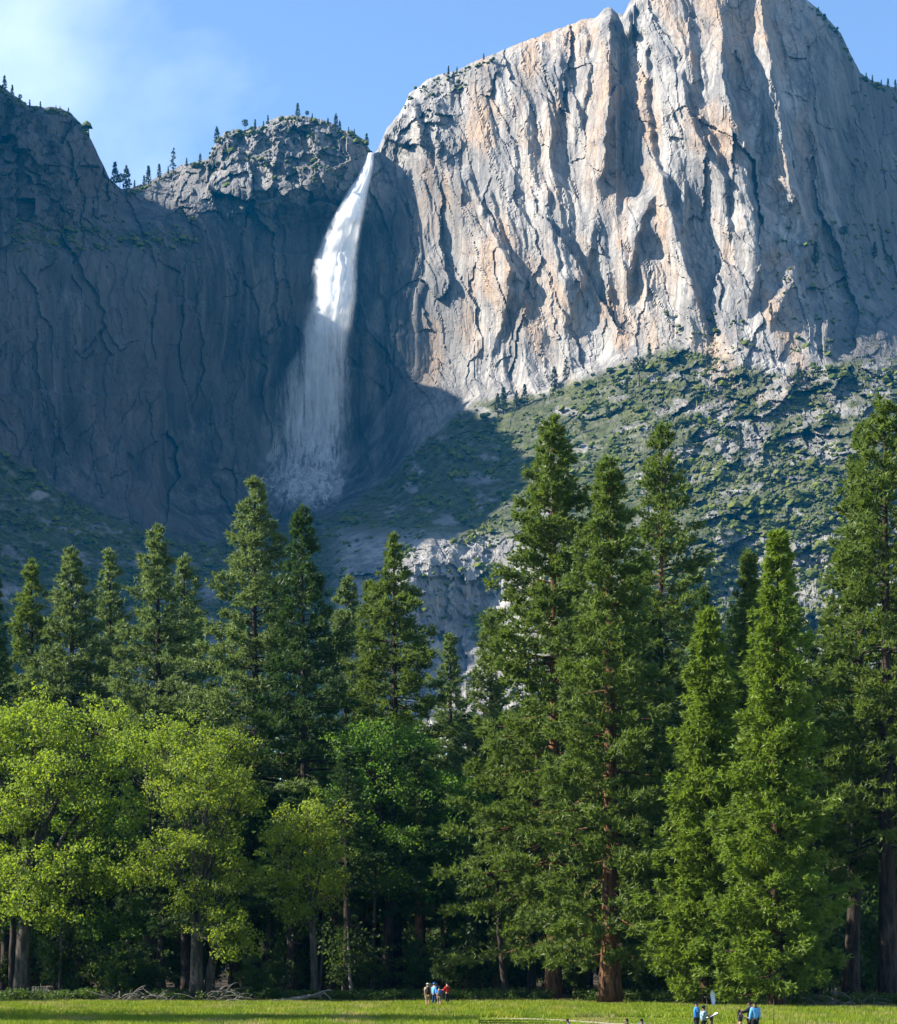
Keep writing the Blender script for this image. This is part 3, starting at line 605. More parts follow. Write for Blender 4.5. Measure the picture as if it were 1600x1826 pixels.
cap = lambda px: np.interp(px, [0, 250, 420, 600, 800, 900, 1000, 1250, 1450, 1600], [1230, 1240, 1300, 1290, 1290, 1200, 1050, 1000, 1150, 1000])
used = [False] * 3
for i, (px, Y) in enumerate(spots):
    q = i % 3; e0, H0 = protos[q]; p = P(px, HY, Y); p[2] = 0
    Hmax = CAMZ + (HY - cap(px)) / F * Y; h = min(Hmax, H0) * rng.uniform(0.72, 0.98); s = h / H0
    lab = 'shaded conifer deep in the forest, %s from the left of its kind' % ordinal(i)
    if not used[q]:
        used[q] = True; e = e0; e.location = [float(c) for c in p]; e['label'] = lab; e['group'] = 'conifers deep in the forest'
    else: e = copy_thing(e0, p, 0, (1, 1, 1), lab, 'conifers deep in the forest')
    e.rotation_euler = (0, 0, rng.uniform(0, 6.28)); w = max(s, 0.75) * rng.uniform(0.9, 1.1); e.scale = (w, w, s)
# trees outside the frame on the left; their shade falls into the picture
for i, (X, Y, s) in enumerate(((-62, 176, 0.95), (-55, 190, 0.85), (-70, 186, 1.0), (-78, 172, 0.9), (-86, 182, 1.0), (-60, 204, 1.0), (-72, 206, 0.95), (-68, 163, 0.8), (-92, 165, 0.9), (-100, 192, 1.0), (-110, 176, 1.0), (-47, 117.5, 0.85), (-42, 122, 0.68), (-46, 127, 0.66), (-43, 113.5, 0.8), (-55, 120, 0.95), (-44, 133, 0.5), (-37, 118.5, 0.62), (-36, 114.5, 0.58), (-58, 222, 1.0), (-80, 224, 1.0), (-96, 212, 1.0))):
    e0, H0 = protos[i % 3]
    copy_thing(e0, (X, Y, 0), i * 1.1, (s * 1.25, s * 1.25, s), 'conifer outside the left edge of the view, %s in line' % ordinal(i), 'conifers left of the view')
# understorey: small broadleaved trees and shrubs
mbu, vu, fu = broadleaf((0, 0, 0), [((0, 0, 3.4), (1.7, 1.7, 1.5)), ((1.0, 0.3, 2.2), (1.2, 1.2, 1.0)), ((-1.1, -0.2, 2.3), (1.2, 1.2, 1.0)), ((0.2, -0.6, 1.3), (1.3, 1.2, 0.9))], 310, leafn=22, size=0.24, tr=0.09, clump=0.6, dead=2)
us_e = empty('shrub', (0, 0, 0)); us_e['category'] = 'shrub'
obj('trunk', mbu.mesh('trunk', [B_dark]), us_e); obj('crown', make_mesh('crown', vu, fu, [L_under], False), us_e)
sh = []
for j in range(34): sh.append((rng.uniform(-30, 1630), rng.uniform(174, 215), rng.uniform(0.7, 1.7)))
for j in range(34): sh.append((-30 + 1660 * (j + rng.rand()) / 34, rng.uniform(222, 246), rng.uniform(1.5, 2.3)))
sh += [(450, 172, 0.7), (225, 171, 1.0), (1135, 171, 1.25), (1170, 170, 0.9), (1440, 172, 0.9), (1480, 174, 1.4), (1345, 170, 1.0), (1020, 176, 0.8), (250, 173, 1.1), (830, 178, 1.3), (1530, 186, 1.8), (640, 180, 1.2)]
sh.sort()
for i, (px, Y, s) in enumerate(sh):
    p = P(px, HY, Y); p[2] = 0; lab = 'leafy green shrub along the forest floor, %s from the left' % ordinal(i)
    if i == 0:
        e = us_e; e.location = [float(c) for c in p]; e['label'] = lab; e['group'] = 'understorey shrubs'
    else: e = copy_thing(us_e, p, 0, (1, 1, 1), lab, 'understorey shrubs')
    e.rotation_euler = (0, 0, rng.uniform(0, 6.28)); e.scale = (s, s, s * rng.uniform(0.8, 1.3))
# bare young trunks seen in the dark of the wood
GT = 'slender trunks in the dark of the wood'
for i, (px, top, Y, r, col) in enumerate(sorted(((572,1560,182,0.16,B_oak),(516,1640,183,0.42,B_pine),(628,1690,178,0.16,B_dead),(785,1560,190,0.2,B_pine),(815,1540,200,0.16,B_pine),(905,1600,176,0.3,B_dark),(740,1560,186,0.38,B_dark),(690,1480,188,0.45,B_dark),(130,1560,178,0.2,B_dark),(107,1620,176,0.13,B_oak),(285,1560,184,0.4,B_dark),(480,1600,186,0.35,B_dark),(845,1540,184,0.3,B_dark),(886,1560,188,0.3,B_pine),(600,1580,184,0.35,B_dark),(660,1560,180,0.2,B_dark),(1210,1500,186,0.3,B_pine),(1490,1640,176,0.13,B_dead),(200,1560,190,0.4,B_dark),(20,1560,182,0.3,B_dark)), key=lambda a: a[0])):
    p = P(px, HY, Y); p[2] = 0; h = CAMZ + (HY - top) / F * Y + 2; mb = MB(); rg = np.random.RandomState(400 + i)
    tp = trunk_path(h, rg, (rg.uniform(-0.8, 0.8), 0), 0.2, 10); mb.tube(tp, r * np.linspace(1.15, 0.45, 10), 8)
    e = empty('trunk_tree', p); tag(e, 'slender trunk standing in the dark wood, %s from the left' % ordinal(i), 'tree', GT)
    obj('trunk', mb.mesh('trunk', [col]), e)
    c = np.array([[tp[-1, 0] + rg.normal() * 1.2, rg.normal() * 1.2, h - rg.uniform(0, 4)] for _ in range(40)]); v, f = leaves(c, 16, 1.0, 0.3, rg)
    obj('crown', make_mesh('crown', v, f, [L_under], False), e)
# the far wood behind, one mass
c = []
for j in range(420):
    px = rng.uniform(-150, 1750); Yf = rng.uniform(300, 520); zt = CAMZ + (HY - np.interp(px, [0, 300, 800, 1000, 1600], [1330, 1330, 1300, 1260, 1250])) / F * Yf
    p = P(px, HY, Yf); h = rng.uniform(0.75, 1) * zt; zz = h * (1 - rng.rand(26) ** 1.4); rr = (1.03 - zz / h) * 0.16 * h; a = rng.uniform(0, 6.28, 26)
    c.append(np.stack([p[0] + rr * np.cos(a) * rng.rand(26), Yf + rr * np.sin(a) * rng.rand(26), zz + 0.4 + ground_z(0, Yf)], -1))
v, f = leaves(np.vstack(c), 5, 1.7, 1.5, rng)
tag(obj('far_wood', make_mesh('far_wood', v, f, [L_pine2], False)), 'dark mass of far conifers behind the forest edge', 'wood', kind='stuff')
# ------------------------------------------------------------------ the waterfall
WF = np.array([(272,657,668),(285,653,668),(300,647,667),(320,637,664),(340,622,660),(370,606,656),(400,590,650),(430,576,646),(460,565,643),(500,558,641),(530,557,640),(570,549,634),(610,540,629),(660,522,629),(700,503,632),(750,490,633),(800,480,634),(850,474,634),(915,470,632)], float)
kf = NT('falling_water'); uvn = kf.n('UVMap'); suv = kf.n('SeparateXYZ', {0: uvn.outputs[0]})
tt_, vv_ = suv.outputs[0], suv.outputs[1]
oi = kf.n('ObjectInfo')
off = kf.n('CombineXYZ', {0: kf.math('MULTIPLY', oi.outputs['Random'], 370.0), 1: kf.math('MULTIPLY', oi.outputs['Random'], 91.0)}).outputs[0]
wc = kf.n('VectorMath', {0: kf.coord(scale=(0.17, 0.05, 0.013)), 1: off}, operation='ADD').outputs[0]
wn = kf.noise(wc, 1.0, 8, 0.66, 0.9)
wc2 = kf.n('VectorMath', {0: kf.coord(scale=(0.030, 0.03, 0.016)), 1: off}, operation='ADD').outputs[0]
wn2 = kf.noise(wc2, 1.0, 5, 0.6, 0.6)
e1 = kf.math('SUBTRACT', 1.0, kf.math('ABSOLUTE', kf.math('SUBTRACT', kf.math('MULTIPLY', tt_, 2.0), 1.0)))
e1 = kf.n('MapRange', {0: kf.math('ADD', e1, kf.math('MULTIPLY', kf.math('SUBTRACT', wn2, 0.5), 0.9)), 1: 0.0, 2: 0.55}, interpolation_type='SMOOTHSTEP').outputs[0]
dn = kf.n('ValToRGB', {'Fac': vv_}); el = dn.color_ramp.elements       # how much water is left in the air, lip to foot
for p_, c_ in ((0.04, 1.0), (0.34, 1.0), (0.36, 0.95), (0.45, 0.62), (0.54, 0.48), (0.75, 0.40), (0.95, 0.36)): 
    x = el.new(p_); x.color = (c_, c_, c_, 1)
el[0].color = (0.95, 0.95, 0.95, 1); el[-1].color = (0.2, 0.2, 0.2, 1); el[-1].position = 1.0
thr = kf.math('SUBTRACT', 0.66, kf.math('MULTIPLY', dn.outputs[0], 0.60))
a_ = kf.n('MapRange', {0: wn, 1: thr, 2: kf.math('ADD', thr, 0.20)}, interpolation_type='SMOOTHSTEP').outputs[0]
al_ = kf.math('MULTIPLY', kf.math('MULTIPLY', e1, a_), kf.math('MULTIPLY', dn.outputs[0], 0.95))
d1 = kf.n('BsdfDiffuse', {'Color': (0.86, 0.88, 0.9, 1)}).outputs[0]; d2 = kf.n('BsdfTranslucent', {'Color': (0.86, 0.88, 0.9, 1)}).outputs[0]
sh_ = kf.n('MixShader', {0: 0.5, 1: d1, 2: d2}).outputs[0]
mat_water = kf.out(kf.n('MixShader', {0: al_, 1: kf.n('BsdfTransparent').outputs[0], 2: sh_}).outputs[0])
wf_e = empty('waterfall', P(560, 905, 1930)); tag(wf_e, 'tall white waterfall plunging down the shaded cliff recess', 'waterfall')
def water_sheet(name, d0, bulge, wsc, seed, shift=0.0):
    nv, nu = 120, 14; vv = np.linspace(272, 915, nv); l = np.interp(vv, WF[:, 0], WF[:, 1]); r = np.interp(vv, WF[:, 0], WF[:, 2])
    s = (vv - 272) / (915 - 272); c = (l + r) / 2 + shift * (r - l); hw = (r - l) / 2 * (1 + (wsc - 1) * (sstep(0.4, 0.7, s) if wsc > 1 else 1))
    t = np.linspace(-1, 1, nu); u = c[:, None] + hw[:, None] * t[None] + (2.0 * s[:, None]) * pn(vv[:, None] / 26 + 0 * t, t[None] * 2 + seed, seed)
    wall = mountain_depth(np.repeat(c[:, None], 3, 1) + np.array([[-20, 0, 20]]), np.repeat(vv[:, None], 3, 1)).min(1)
    wall = np.convolve(np.pad(wall, 12, mode='edge'), np.ones(25) / 25, 'valid')
    Yw = wall[:, None] - 3 - (d0 + bulge * np.sqrt(np.clip(1 - t ** 2, 0, 1))[None]) * np.minimum(1, s * 5 + 0.08)[:, None] + 2 * pn(vv[:, None] / 18, t[None] * 3, seed + 5)
    vs_ = np.repeat(vv[:, None], nu, 1); V3 = np.stack([(u - CX) / F * Yw, Yw, CAMZ + (HY - vs_) / F * Yw], -1) - np.array(wf_e.location)
    ii = np.arange(nv - 1)[:, None] * nu + np.arange(nu - 1)[None]
    q = np.stack([ii, ii + nu, ii + nu + 1, ii + 1], -1).reshape(-1, 4)
    me = make_mesh(name, V3.reshape(-1, 3), q, [mat_water], True)
    uv = np.stack([np.repeat((t[None] + 1) / 2, nv, 0), np.repeat(s[:, None], nu, 1)], -1).reshape(-1, 2)
    lay = me.uv_layers.new(name='UVMap'); lay.data.foreach_set('uv', uv[q.ravel()].astype(np.float32).ravel())
    return obj(name, me, wf_e)
for i, (d0, bu, ws, shf) in enumerate(((10, 8, 1.0, 0), (22, 12, 0.92, 0.02), (34, 12, 0.8, 0.05), (44, 12, 0.72, -0.05), (52, 8, 0.5, 0.14), (28, 12, 1.35, -0.06), (16, 10, 1.2, -0.1))):
    water_sheet('water_sheet', d0, bu, ws, 3 + i, shf)
# ------------------------------------------------------------------ brush on the slopes (one mass nobody could count)
rg = np.random.RandomState(77)
n = 34000; u = rg.uniform(-130, 1750, n); v = rg.uniform(600, 1330, n)
tl = talus_line(u); ok = v > tl + 4
dn_ = 0.60 + 2.4 * fbm(u / 60, v / 34, 3, 91)
dn_ = dn_ - 0.40 * sstep(1060, 1250, u) * (1 - sstep(790, 850, v)) - 0.8 * sstep(930, 965, v - 0.05 * (u - 700)) * sstep(560, 640, u) * (1 - sstep(905, 1010, u)) + 0.25 * sstep(800, 840, v) * sstep(1100, 1250, u) * (1 - sstep(920, 950, v))
ok &= rg.rand(n) < np.clip(dn_, 0.03, 1); u = u[ok]; v = v[ok]
# a few tufts on the ledges of the walls
eu = np.concatenate([rg.uniform(20, 350, 260), rg.uniform(380, 640, 120), rg.uniform(1380, 1600, 160), rg.uniform(720, 830, 30), rg.uniform(1180, 1330, 60), rg.uniform(1520, 1700, 60)])
ev = np.concatenate([rg.normal(425, 14, 260), rg.uniform(225, 330, 120), rg.uniform(380, 640, 160), rg.uniform(122, 170, 30), rg.uniform(560, 640, 60), rg.uniform(150, 330, 60)])
su = np.concatenate([rg.uniform(225, 660, 130), rg.uniform(0, 170, 50), rg.uniform(720, 880, 26), rg.uniform(1440, 1620, 60)]); u = np.concatenate([u, eu, su]); v = np.concatenate([v, ev, np.interp(su, SX[:, 0], SX[:, 1]) + rg.uniform(4.2, 12, len(su))]); keep = v > np.interp(u, SX[:, 0], SX[:, 1]) + 4; u = u[keep]; v = v[keep]
Yb = mountain_depth(u[None], v[None])[0]; n = len(u)
cb_ = np.stack([(u - CX) / F * Yb, Yb, CAMZ + (HY - v) / F * Yb], -1)
rb = rg.uniform(1.0, 3.0, n) * (0.7 + 1.2 * rg.rand(n) ** 4)
ico = np.array([[0, 0, 1], [.894, 0, .447], [.276, .851, .447], [-.724, .526, .447], [-.724, -.526, .447], [.276, -.851, .447], [.724, .526, -.447], [-.276, .851, -.447], [-.894, 0, -.447], [-.276, -.851, -.447], [.724, -.526, -.447]])
icf = np.array([[0,1,2],[0,2,3],[0,3,4],[0,4,5],[0,5,1],[1,6,2],[2,7,3],[3,8,4],[4,9,5],[5,10,1],[6,7,2],[7,8,3],[8,9,4],[9,10,5],[10,6,1]])
nb = 2
cc = np.repeat(cb_, nb, 0) + rg.normal(0, 0.75, (n * nb, 3)) * np.repeat(rb, nb)[:, None] * np.array([1.1, 1, 0.4]); rr = np.repeat(rb, nb) * rg.uniform(0.5, 0.95, n * nb)
bv = cc[:, None] + ico[None] * rr[:, None, None] * rg.uniform(0.6, 1.3, (n * nb, len(ico), 1)) * np.array([1.15, 1.15, 0.85])
bf = (icf[None] + (np.arange(n * nb) * len(ico))[:, None, None]).reshape(-1, 3)
k = NT('slope_brush_leaves'); co = k.coord()
c_ = k.ramp(k.math('ADD', k.math('MULTIPLY', k.noise(co, 0.03, 3), 0.5), k.math('MULTIPLY', k.noise(co, 0.5, 2), 0.5)), [(0.36, (0.038, 0.056, 0.011)), (0.52, (0.088, 0.110, 0.020)), (0.66, (0.15, 0.155, 0.032))])
mat_brush = k.out(k.principled(c_, 0.8, 0.1, k.bump(k.noise(co, 0.9, 3), 1.0, 1.0)))
tag(obj('slope_brush', make_mesh('slope_brush', bv.reshape(-1, 3), bf, [mat_brush], False)), 'green scrub covering the talus slopes below the cliff', 'brush', kind='stuff')
# ------------------------------------------------------------------ small conifers on skyline and slopes
mats_far = leaf_mat('far_needles', (0.018, 0.034, 0.014), (0.05, 0.072, 0.026), (0.06, 0.09, 0.03), 0.2)
def small_conifer(seed, H=15.0, kind=0):
    rg = np.random.RandomState(seed); mb = MB(); mb.tube(np.array([[0, 0, -1.5], [0.1, 0, H * .5], [0, 0, H]]), [0.35, 0.22, 0.04], 5)
    c = []; nn = 150
    if kind == 2: z = H * (0.55 + 0.45 * rg.rand(nn)); r = H * 0.26 * np.sqrt(rg.rand(nn)) * np.sqrt(np.clip(1.05 - ((z / H - 0.78) / 0.25) ** 2, 0.02, 1))
    else:
        z = H * (0.12 + 0.88 * rg.rand(nn) ** 1.2); r = H * (0.20 if kind == 0 else 0.13) * (1.02 - z / H) ** 0.8 * np.sqrt(rg.rand(nn)) * (1 + 0.3 * np.sin(z * 2.2))
        if kind == 3: keep = rg.rand(nn) < 0.4; z = z[keep]; r = r[keep]
    a = rg.uniform(0, 6.28, len(z)); cen = np.stack([r * np.cos(a), r * np.sin(a), z], -1)
    d = np.stack([np.cos(a), np.sin(a), 0.2 + 0 * a], -1)
    v, f = blades(np.repeat(cen, 4, 0), np.repeat(d, 4, 0), H * 0.085, H * 0.05, rg, 0.7)
    return mb.mesh('trunk', [B_dark]), make_mesh('crown', v, f, [mats_far], False)
SC = [small_conifer(500 + i, 15.0, kd) for i, kd in enumerate((0, 0, 1, 2, 3, 1))]
def far_tree(px, py, hpx, var, label, group, sink=2):
    p = on_mountain(px, py + sink); s = hpx / F * p[1] / 15.0; e = empty('pine_tree', p, px * 0.7); e.scale = (s, s, s); tag(e, label, 'tree', group)
    obj('trunk', SC[var][0], e); obj('crown', SC[var][1], e)
skyt = [(8,26,0),(22,20,0),(36,14,3),(53,16,2),(72,14,0),(100,10,2),(107,10,2),(122,12,0),(158,14,2)]
skym = [(205,42,0),(214,30,3),(226,44,1),(240,16,2),(257,20,0),(265,34,0),(284,26,0),(300,14,2),(309,42,4),(333,16,2),(357,18,1),(387,32,1),(437,22,3),(455,20,2),(470,14,2),(478,16,2),(531,26,0),(548,14,3),(557,12,2),(585,12,1),(599,26,1),(606,18,1),(622,12,2),(632,12,2),(654,24,0)]
skyr = [(800,16,2),(815,12,2),(863,12,0),(1460,10,2),(1545,12,2),(1556,14,2),(1572,12,2),(1584,18,0),(1597,20,0)]
for nm, lst in (('the left cliff', skyt), ('the middle summit', skym), ('the big right cliff', skyr)):
    for i, (px, h, kd) in enumerate(lst):
        py = float(np.interp(px, SX[:, 0], SX[:, 1])); far_tree(px, py + 2, h, kd, 'tiny conifer on the skyline of %s, %s from the left' % (nm, ordinal(i)), 'conifers along the skyline', 3)
slt = [(888,738,38,1),(898,735,46,0),(921,725,30,1),(936,722,38,0),(989,692,40,1),(1010,680,46,4),(1140,688,52,3),(1158,640,30,0),(1196,470,26,1),(1455,470,40,0),(1425,690,40,1),(1320,800,46,0),(1560,460,30,0),(1375,560,22,0),(1415,300,16,0),(1505,430,28,3),(1048,548,14,2),(1118,700,26,0),(1262,650,26,1),(1590,470,18,0),(560,255,18,1),(580,250,16,0),(600,262,16,1),(525,262,20,0),(375,305,22,0),(552,238,18,0),(1040,770,30,0),(1085,745,30,1),(1230,800,34,0),(1480,760,30,0),(1500,880,36,1),(1010,930,40,0),(1290,960,40,1)]
slt.sort()
for i, (px, py, h, kd) in enumerate(slt):
    far_tree(px, py, h, kd, 'small dark conifer on the rock and brush slopes, %s from the left' % ordinal(i), 'conifers on the slopes', 2)
# ------------------------------------------------------------------ meadow: grass, dry patch, path, ferns
rg = np.random.RandomState(88)
PXC, PYC = [2.6, 4.5, 6.2, 7.6, 9.0, 12, 20, 30], [123.8, 122.6, 120.6, 117.5, 114.0, 109, 101, 95]
def in_path(x, y):
    return (np.abs(y - np.interp(x, PXC, PYC) + 0.5 * pn(x / 0.8, y / 0.8, 4)) < np.interp(x, [2.6, 4, 10, 30], [0.3, 1.0, 1.3, 1.5])) & (x > 2.6)
n = 84000; y = 104 + 66 * rg.rand(n) ** 1.15; x = rg.uniform(-0.24, 0.24, n) * y
keep = ~in_path(x, y); x = x[keep]; y = y[keep]; n = len(x)
tall = 0.20 + 0.22 * np.clip(0.5 + fbm(x / 7, y / 5, 3, 5), 0, 1) - 0.12 * sstep(150, 163, y + 18 * sstep(4, 36, x))
dry = np.clip(sstep(0.10, 0.5, fbm(x / 5, y / 4, 3, 15)) + 1.5 * np.exp(-((y - 146 - 0.12 * (x - 28)) / 3.2) ** 2) * sstep(24, 29, x) + 0.35 * sstep(160, 166, y), 0, 1)
tall = tall * np.where((x > 1.5) & (x < 16) & (y < 124.5), 0.22, 1.0)
b3 = 3; xx = np.repeat(x, b3) + rg.normal(0, 0.10, n * b3); yy = np.repeat(y, b3) + rg.normal(0, 0.10, n * b3); h = np.repeat(tall, b3) * rg.uniform(0.6, 1.35, n * b3)
a = rg.uniform(0, 6.28, n * b3); w = 0.042; lx = rg.normal(0, 0.35, n * b3) * h; ly = rg.normal(0, 0.35, n * b3) * h
gv = np.stack([np.stack([xx - w * np.cos(a), yy - w * np.sin(a), 0 * h], -1), np.stack([xx + w * np.cos(a), yy + w * np.sin(a), 0 * h], -1), np.stack([xx + lx, yy + ly, h], -1)], 1).reshape(-1, 3)
me = None
k = NT('meadow_grass'); att = k.n('VertexColor', layer_name='dry'); co = k.coord()
sc_ = k.n('SeparateColor', {0: att.outputs[0]})
gc = k.ramp(k.noise(co, 0.5, 4), [(0.32, (0.085, 0.150, 0.008)), (0.5, (0.165, 0.230, 0.012)), (0.68, (0.26, 0.275, 0.02))])
gc = k.mix(k.math('MULTIPLY', sc_.outputs[0], 0.85), gc, (0.34, 0.255, 0.12))
mat_grass = k.out(k.n('MixShader', {0: 0.4, 1: k.principled(gc, 0.6, 0.2), 2: k.n('BsdfTranslucent', {'Color': gc}).outputs[0]}).outputs[0])
me = make_mesh('grass', gv, np.arange(len(gv)).reshape(-1, 3), [mat_grass], False)
ca = me.color_attributes.new('dry', 'FLOAT_COLOR', 'POINT'); dcol = np.repeat(np.repeat(dry, b3), 3); ca.data.foreach_set('color', np.stack([dcol, dcol, dcol, 1 + 0 * dcol], -1).astype(np.float32).ravel())
tag(obj('grass', me), 'tall green and straw-coloured meadow grass', 'grass', kind='stuff')
# trodden path
px_ = np.linspace(2.6, 30, 40); pc = np.interp(px_, PXC, PYC); pw = np.interp(px_, [2.6, 4, 10, 30], [0.3, 1.2, 1.5, 1.7])
pv = np.concatenate([np.stack([px_, pc - pw, 0.012 + 0 * px_], -1), np.stack([px_, pc + pw, 0.012 + 0 * px_], -1)]); i_ = np.arange(39)
k = NT('path_dust'); co = k.coord(); kn = k.noise(co, 1.5, 5)
mat_path = k.out(k.principled(k.ramp(kn, [(0.3, (0.20, 0.165, 0.12)), (0.7, (0.34, 0.29, 0.22))]), 0.95, 0.1, k.bump(kn, 0.5, 0.05)))
tag(obj('path', make_mesh('path', pv, np.stack([i_, i_ + 1, i_ + 41, i_ + 40], -1), [mat_path], True)), kind='structure')
# low green plants along the forest edge
m = 1500; cx_ = rg.uniform(-42, 42, m); cy_ = 168.5 - 18 * sstep(4, 36, cx_) + rg.normal(0, 1.6, m) + 1.2 * np.sin(cx_ / 5); hh = rg.uniform(0.25, 0.8, m)
sel = fbm(cx_ / 6, cy_ / 3, 2, 19) > -0.15; cx_ = cx_[sel]; cy_ = cy_[sel]; hh = hh[sel]
v, f = leaves(np.stack([cx_, cy_, hh], -1), 16, 0.5, 0.24, rg)
v[:, 2] = np.maximum(v[:, 2], 0.02)
tag(obj('undergrowth', make_mesh('undergrowth', v, f, [L_under], False)), 'low ferns and leafy plants along the forest edge', 'undergrowth', kind='stuff')
# ------------------------------------------------------------------ dead wood on the grass
def branch_pts(p0, p1, bend, rg, n=8):
    s = np.linspace(0, 1, n)[:, None]; return p0 + (p1 - p0) * s + bend * np.sin(np.pi * s) + np.cumsum(rg.normal(0, 0.03, (n, 3)), 0)
lg = empty('fallen_log', P(545, 1784, 164.5) * np.array([1, 1, 0])); tag(lg, 'silvery fallen log with forked end lying at the meadow edge', 'log')
mb = MB(); rg = np.random.RandomState(9)
mb.tube(branch_pts(np.array([-2.0, 0, 0.14]), np.array([1.35, 0.2, 0.65]), np.array([0, 0, -0.1]), rg, 12), np.linspace(0.22, 0.13, 12), 9); obj('trunk', mb.mesh('trunk', [B_dead]), lg)
for a_, b_, r_ in (((0.4, 0.05, 0.42), (2.1, -0.3, 1.05), .11), ((1.2, 0.15, 0.62), (1.5, 0.2, 0.0), .07), ((1.5, 0, 0.75), (2.2, -0.5, 0.05), .07), ((-1.8, 0, 0.15), (-3.1, -0.2, 0.1), .1), ((1.3, 0.2, 0.6), (2.0, 0.6, 0.95), .06)):
    mb = MB(); mb.tube(branch_pts(np.array(a_), np.array(b_), np.array([0, 0, 0.08]), rg, 6), np.linspace(r_, r_ * 0.5, 6), 6); obj('branch', mb.mesh('branch', [B_dead]), lg)
def brush_pile(px, py, Y, w, hgt, nbr, seed, label):
    rg = np.random.RandomState(seed); b = P(px, HY, Y); b[2] = 0; e = empty('brush_pile', b); tag(e, label, 'brush pile')
    for i in range(nbr):
        a = rg.uniform(0, 6.28); l = rg.uniform(0.8, 2.2); x0 = rg.uniform(-w, w); z0 = rg.uniform(0.02, hgt * (1 - abs(x0) / w * 0.7)); y0 = rg.normal(0, 0.6)
        up = rg.uniform(-0.25, 0.55); mb = MB(); p0 = np.array([x0, y0, z0]); p1 = p0 + np.array([math.cos(a) * l, math.sin(a) * l * 0.5, up * l]); p1[2] = max(p1[2], 0.03)
        mb.tube(branch_pts(p0, p1, np.array([0, 0, rg.uniform(-0.1, 0.35)]), rg, 6), np.linspace(rg.uniform(0.03, 0.075), 0.012, 6), 4); obj('branch', mb.mesh('branch', [B_dead]), e)
    return e
brush_pile(248, 1775, 165.5, 2.6, 0.8, 46, 21, 'grey pile of dead branches on the grass left of the double-trunked oak')
brush_pile(400, 1770, 165, 2.0, 1.3, 40, 22, 'heap of tangled dead branches at the foot of the double-trunked oak')
brush_pile(1500, 1775, 150, 2.4, 0.9, 36, 23, 'pale pile of dead branches left of the right-edge trunks')
# wire plant cage in the shade at the far left
e = empty('wire_cage', P(71, HY, 167) * np.array([1, 1, 0])); tag(e, 'low wire mesh cage in the shade at far left', 'cage')
m_wire = simple_mat('grey_wire', (0.09, 0.095, 0.085), 0.5, 0.1)
for zz in (0.25, 0.5, 0.75, 1.0, 1.2):
    mb = MB(); th = np.linspace(0, 2 * np.pi, 17); mb.tube(np.stack([0.62 * np.cos(th), 0.62 * np.sin(th), zz + 0 * th], -1), 0.014, 4, False); obj('wire_ring', mb.mesh('wire_ring', [m_wire]), e)
for j in range(8):
    mb = MB(); a = j * math.pi / 4; mb.tube(np.array([[0.62 * math.cos(a), 0.62 * math.sin(a), 0], [0.62 * math.cos(a), 0.62 * math.sin(a), 1.25]]), 0.016, 4); obj('stake', mb.mesh('stake', [m_wire]), e)
# cut logs lying in the wood
for i, (px, Y, l, rr) in enumerate(((527, 175, 1.6, 0.13), (608, 178, 1.3, 0.2))):
    b = P(px, HY, Y); b[2] = 0; mb = MB(); s = np.linspace(-l, l, 7); mb.tube(np.stack([s, 0.2 * np.sin(s), rr + 0.02 * np.cos(3 * s)], -1), rr * (1 + 0.08 * np.sin(5 * s)), 9)
    o = obj('cut_log', mb.mesh('cut_log', [B_oak]), None, b); tag(o, ['thin cut log lying behind the fallen log', 'thick mossy cut log lying in the wood right of the fallen log'][i], 'log')
# ------------------------------------------------------------------ people
def cloth(name, c, var=0.18): return simple_mat(name, c, 0.85, var, 9.0, 0.1)
SKIN = simple_mat('skin_tan', (0.36, 0.20, 0.13), 0.55, 0.08, 20, 0.3); SKIN_D = simple_mat('skin_brown', (0.10, 0.052, 0.033), 0.55, 0.08, 20, 0.3)
HAIR = cloth('dark_hair', (0.012, 0.010, 0.009)); BLACK = cloth('black_cloth', (0.014, 0.015, 0.018)); KHAKI = cloth('khaki_cloth', (0.24, 0.175, 0.10)); OLIVE = cloth('olive_cloth', (0.11, 0.105, 0.075))
BLUE = cloth('bright_blue_cloth', (0.015, 0.07, 0.42)); BLUE2 = cloth('mid_blue_cloth', (0.03, 0.14, 0.40)); BLUE3 = cloth('light_blue_cloth', (0.10, 0.30, 0.58)); RED = cloth('red_cloth', (0.30, 0.02, 0.018)); TAN = cloth('tan_cloth', (0.33, 0.24, 0.16)); GREY = cloth('light_grey_cloth', (0.36, 0.36, 0.34)); NAVY = cloth('navy_cloth', (0.012, 0.03, 0.07))
PATT = cloth('patterned_cloth', (0.16, 0.24, 0.32), 0.9); DRESS = cloth('dark_patterned_cloth', (0.05, 0.045, 0.055), 0.9); SHOE = cloth('dark_shoes', (0.03, 0.026, 0.022)); WHITE = cloth('white_board', (0.75, 0.75, 0.73), 0.05)
def skin_obj(name, pts, edges, rad, mat, parent, root=0, sub=1):
    me = bpy.data.meshes.new(name); me.from_pydata([tuple(float(c) for c in p) for p in pts], edges, []); me.materials.append(mat)
    o = bpy.data.objects.new(name, me); link(o, parent)
    m = o.modifiers.new('skin', 'SKIN'); m.use_smooth_shade = True
    for i, r in enumerate(rad):
        sv = me.skin_vertices[0].data[i]; sv.radius = (r, r) if not hasattr(r, '__len__') else r; sv.use_root = (i == root)
    s = o.modifiers.new('sub', 'SUBSURF'); s.levels = sub; s.render_levels = sub
    return o
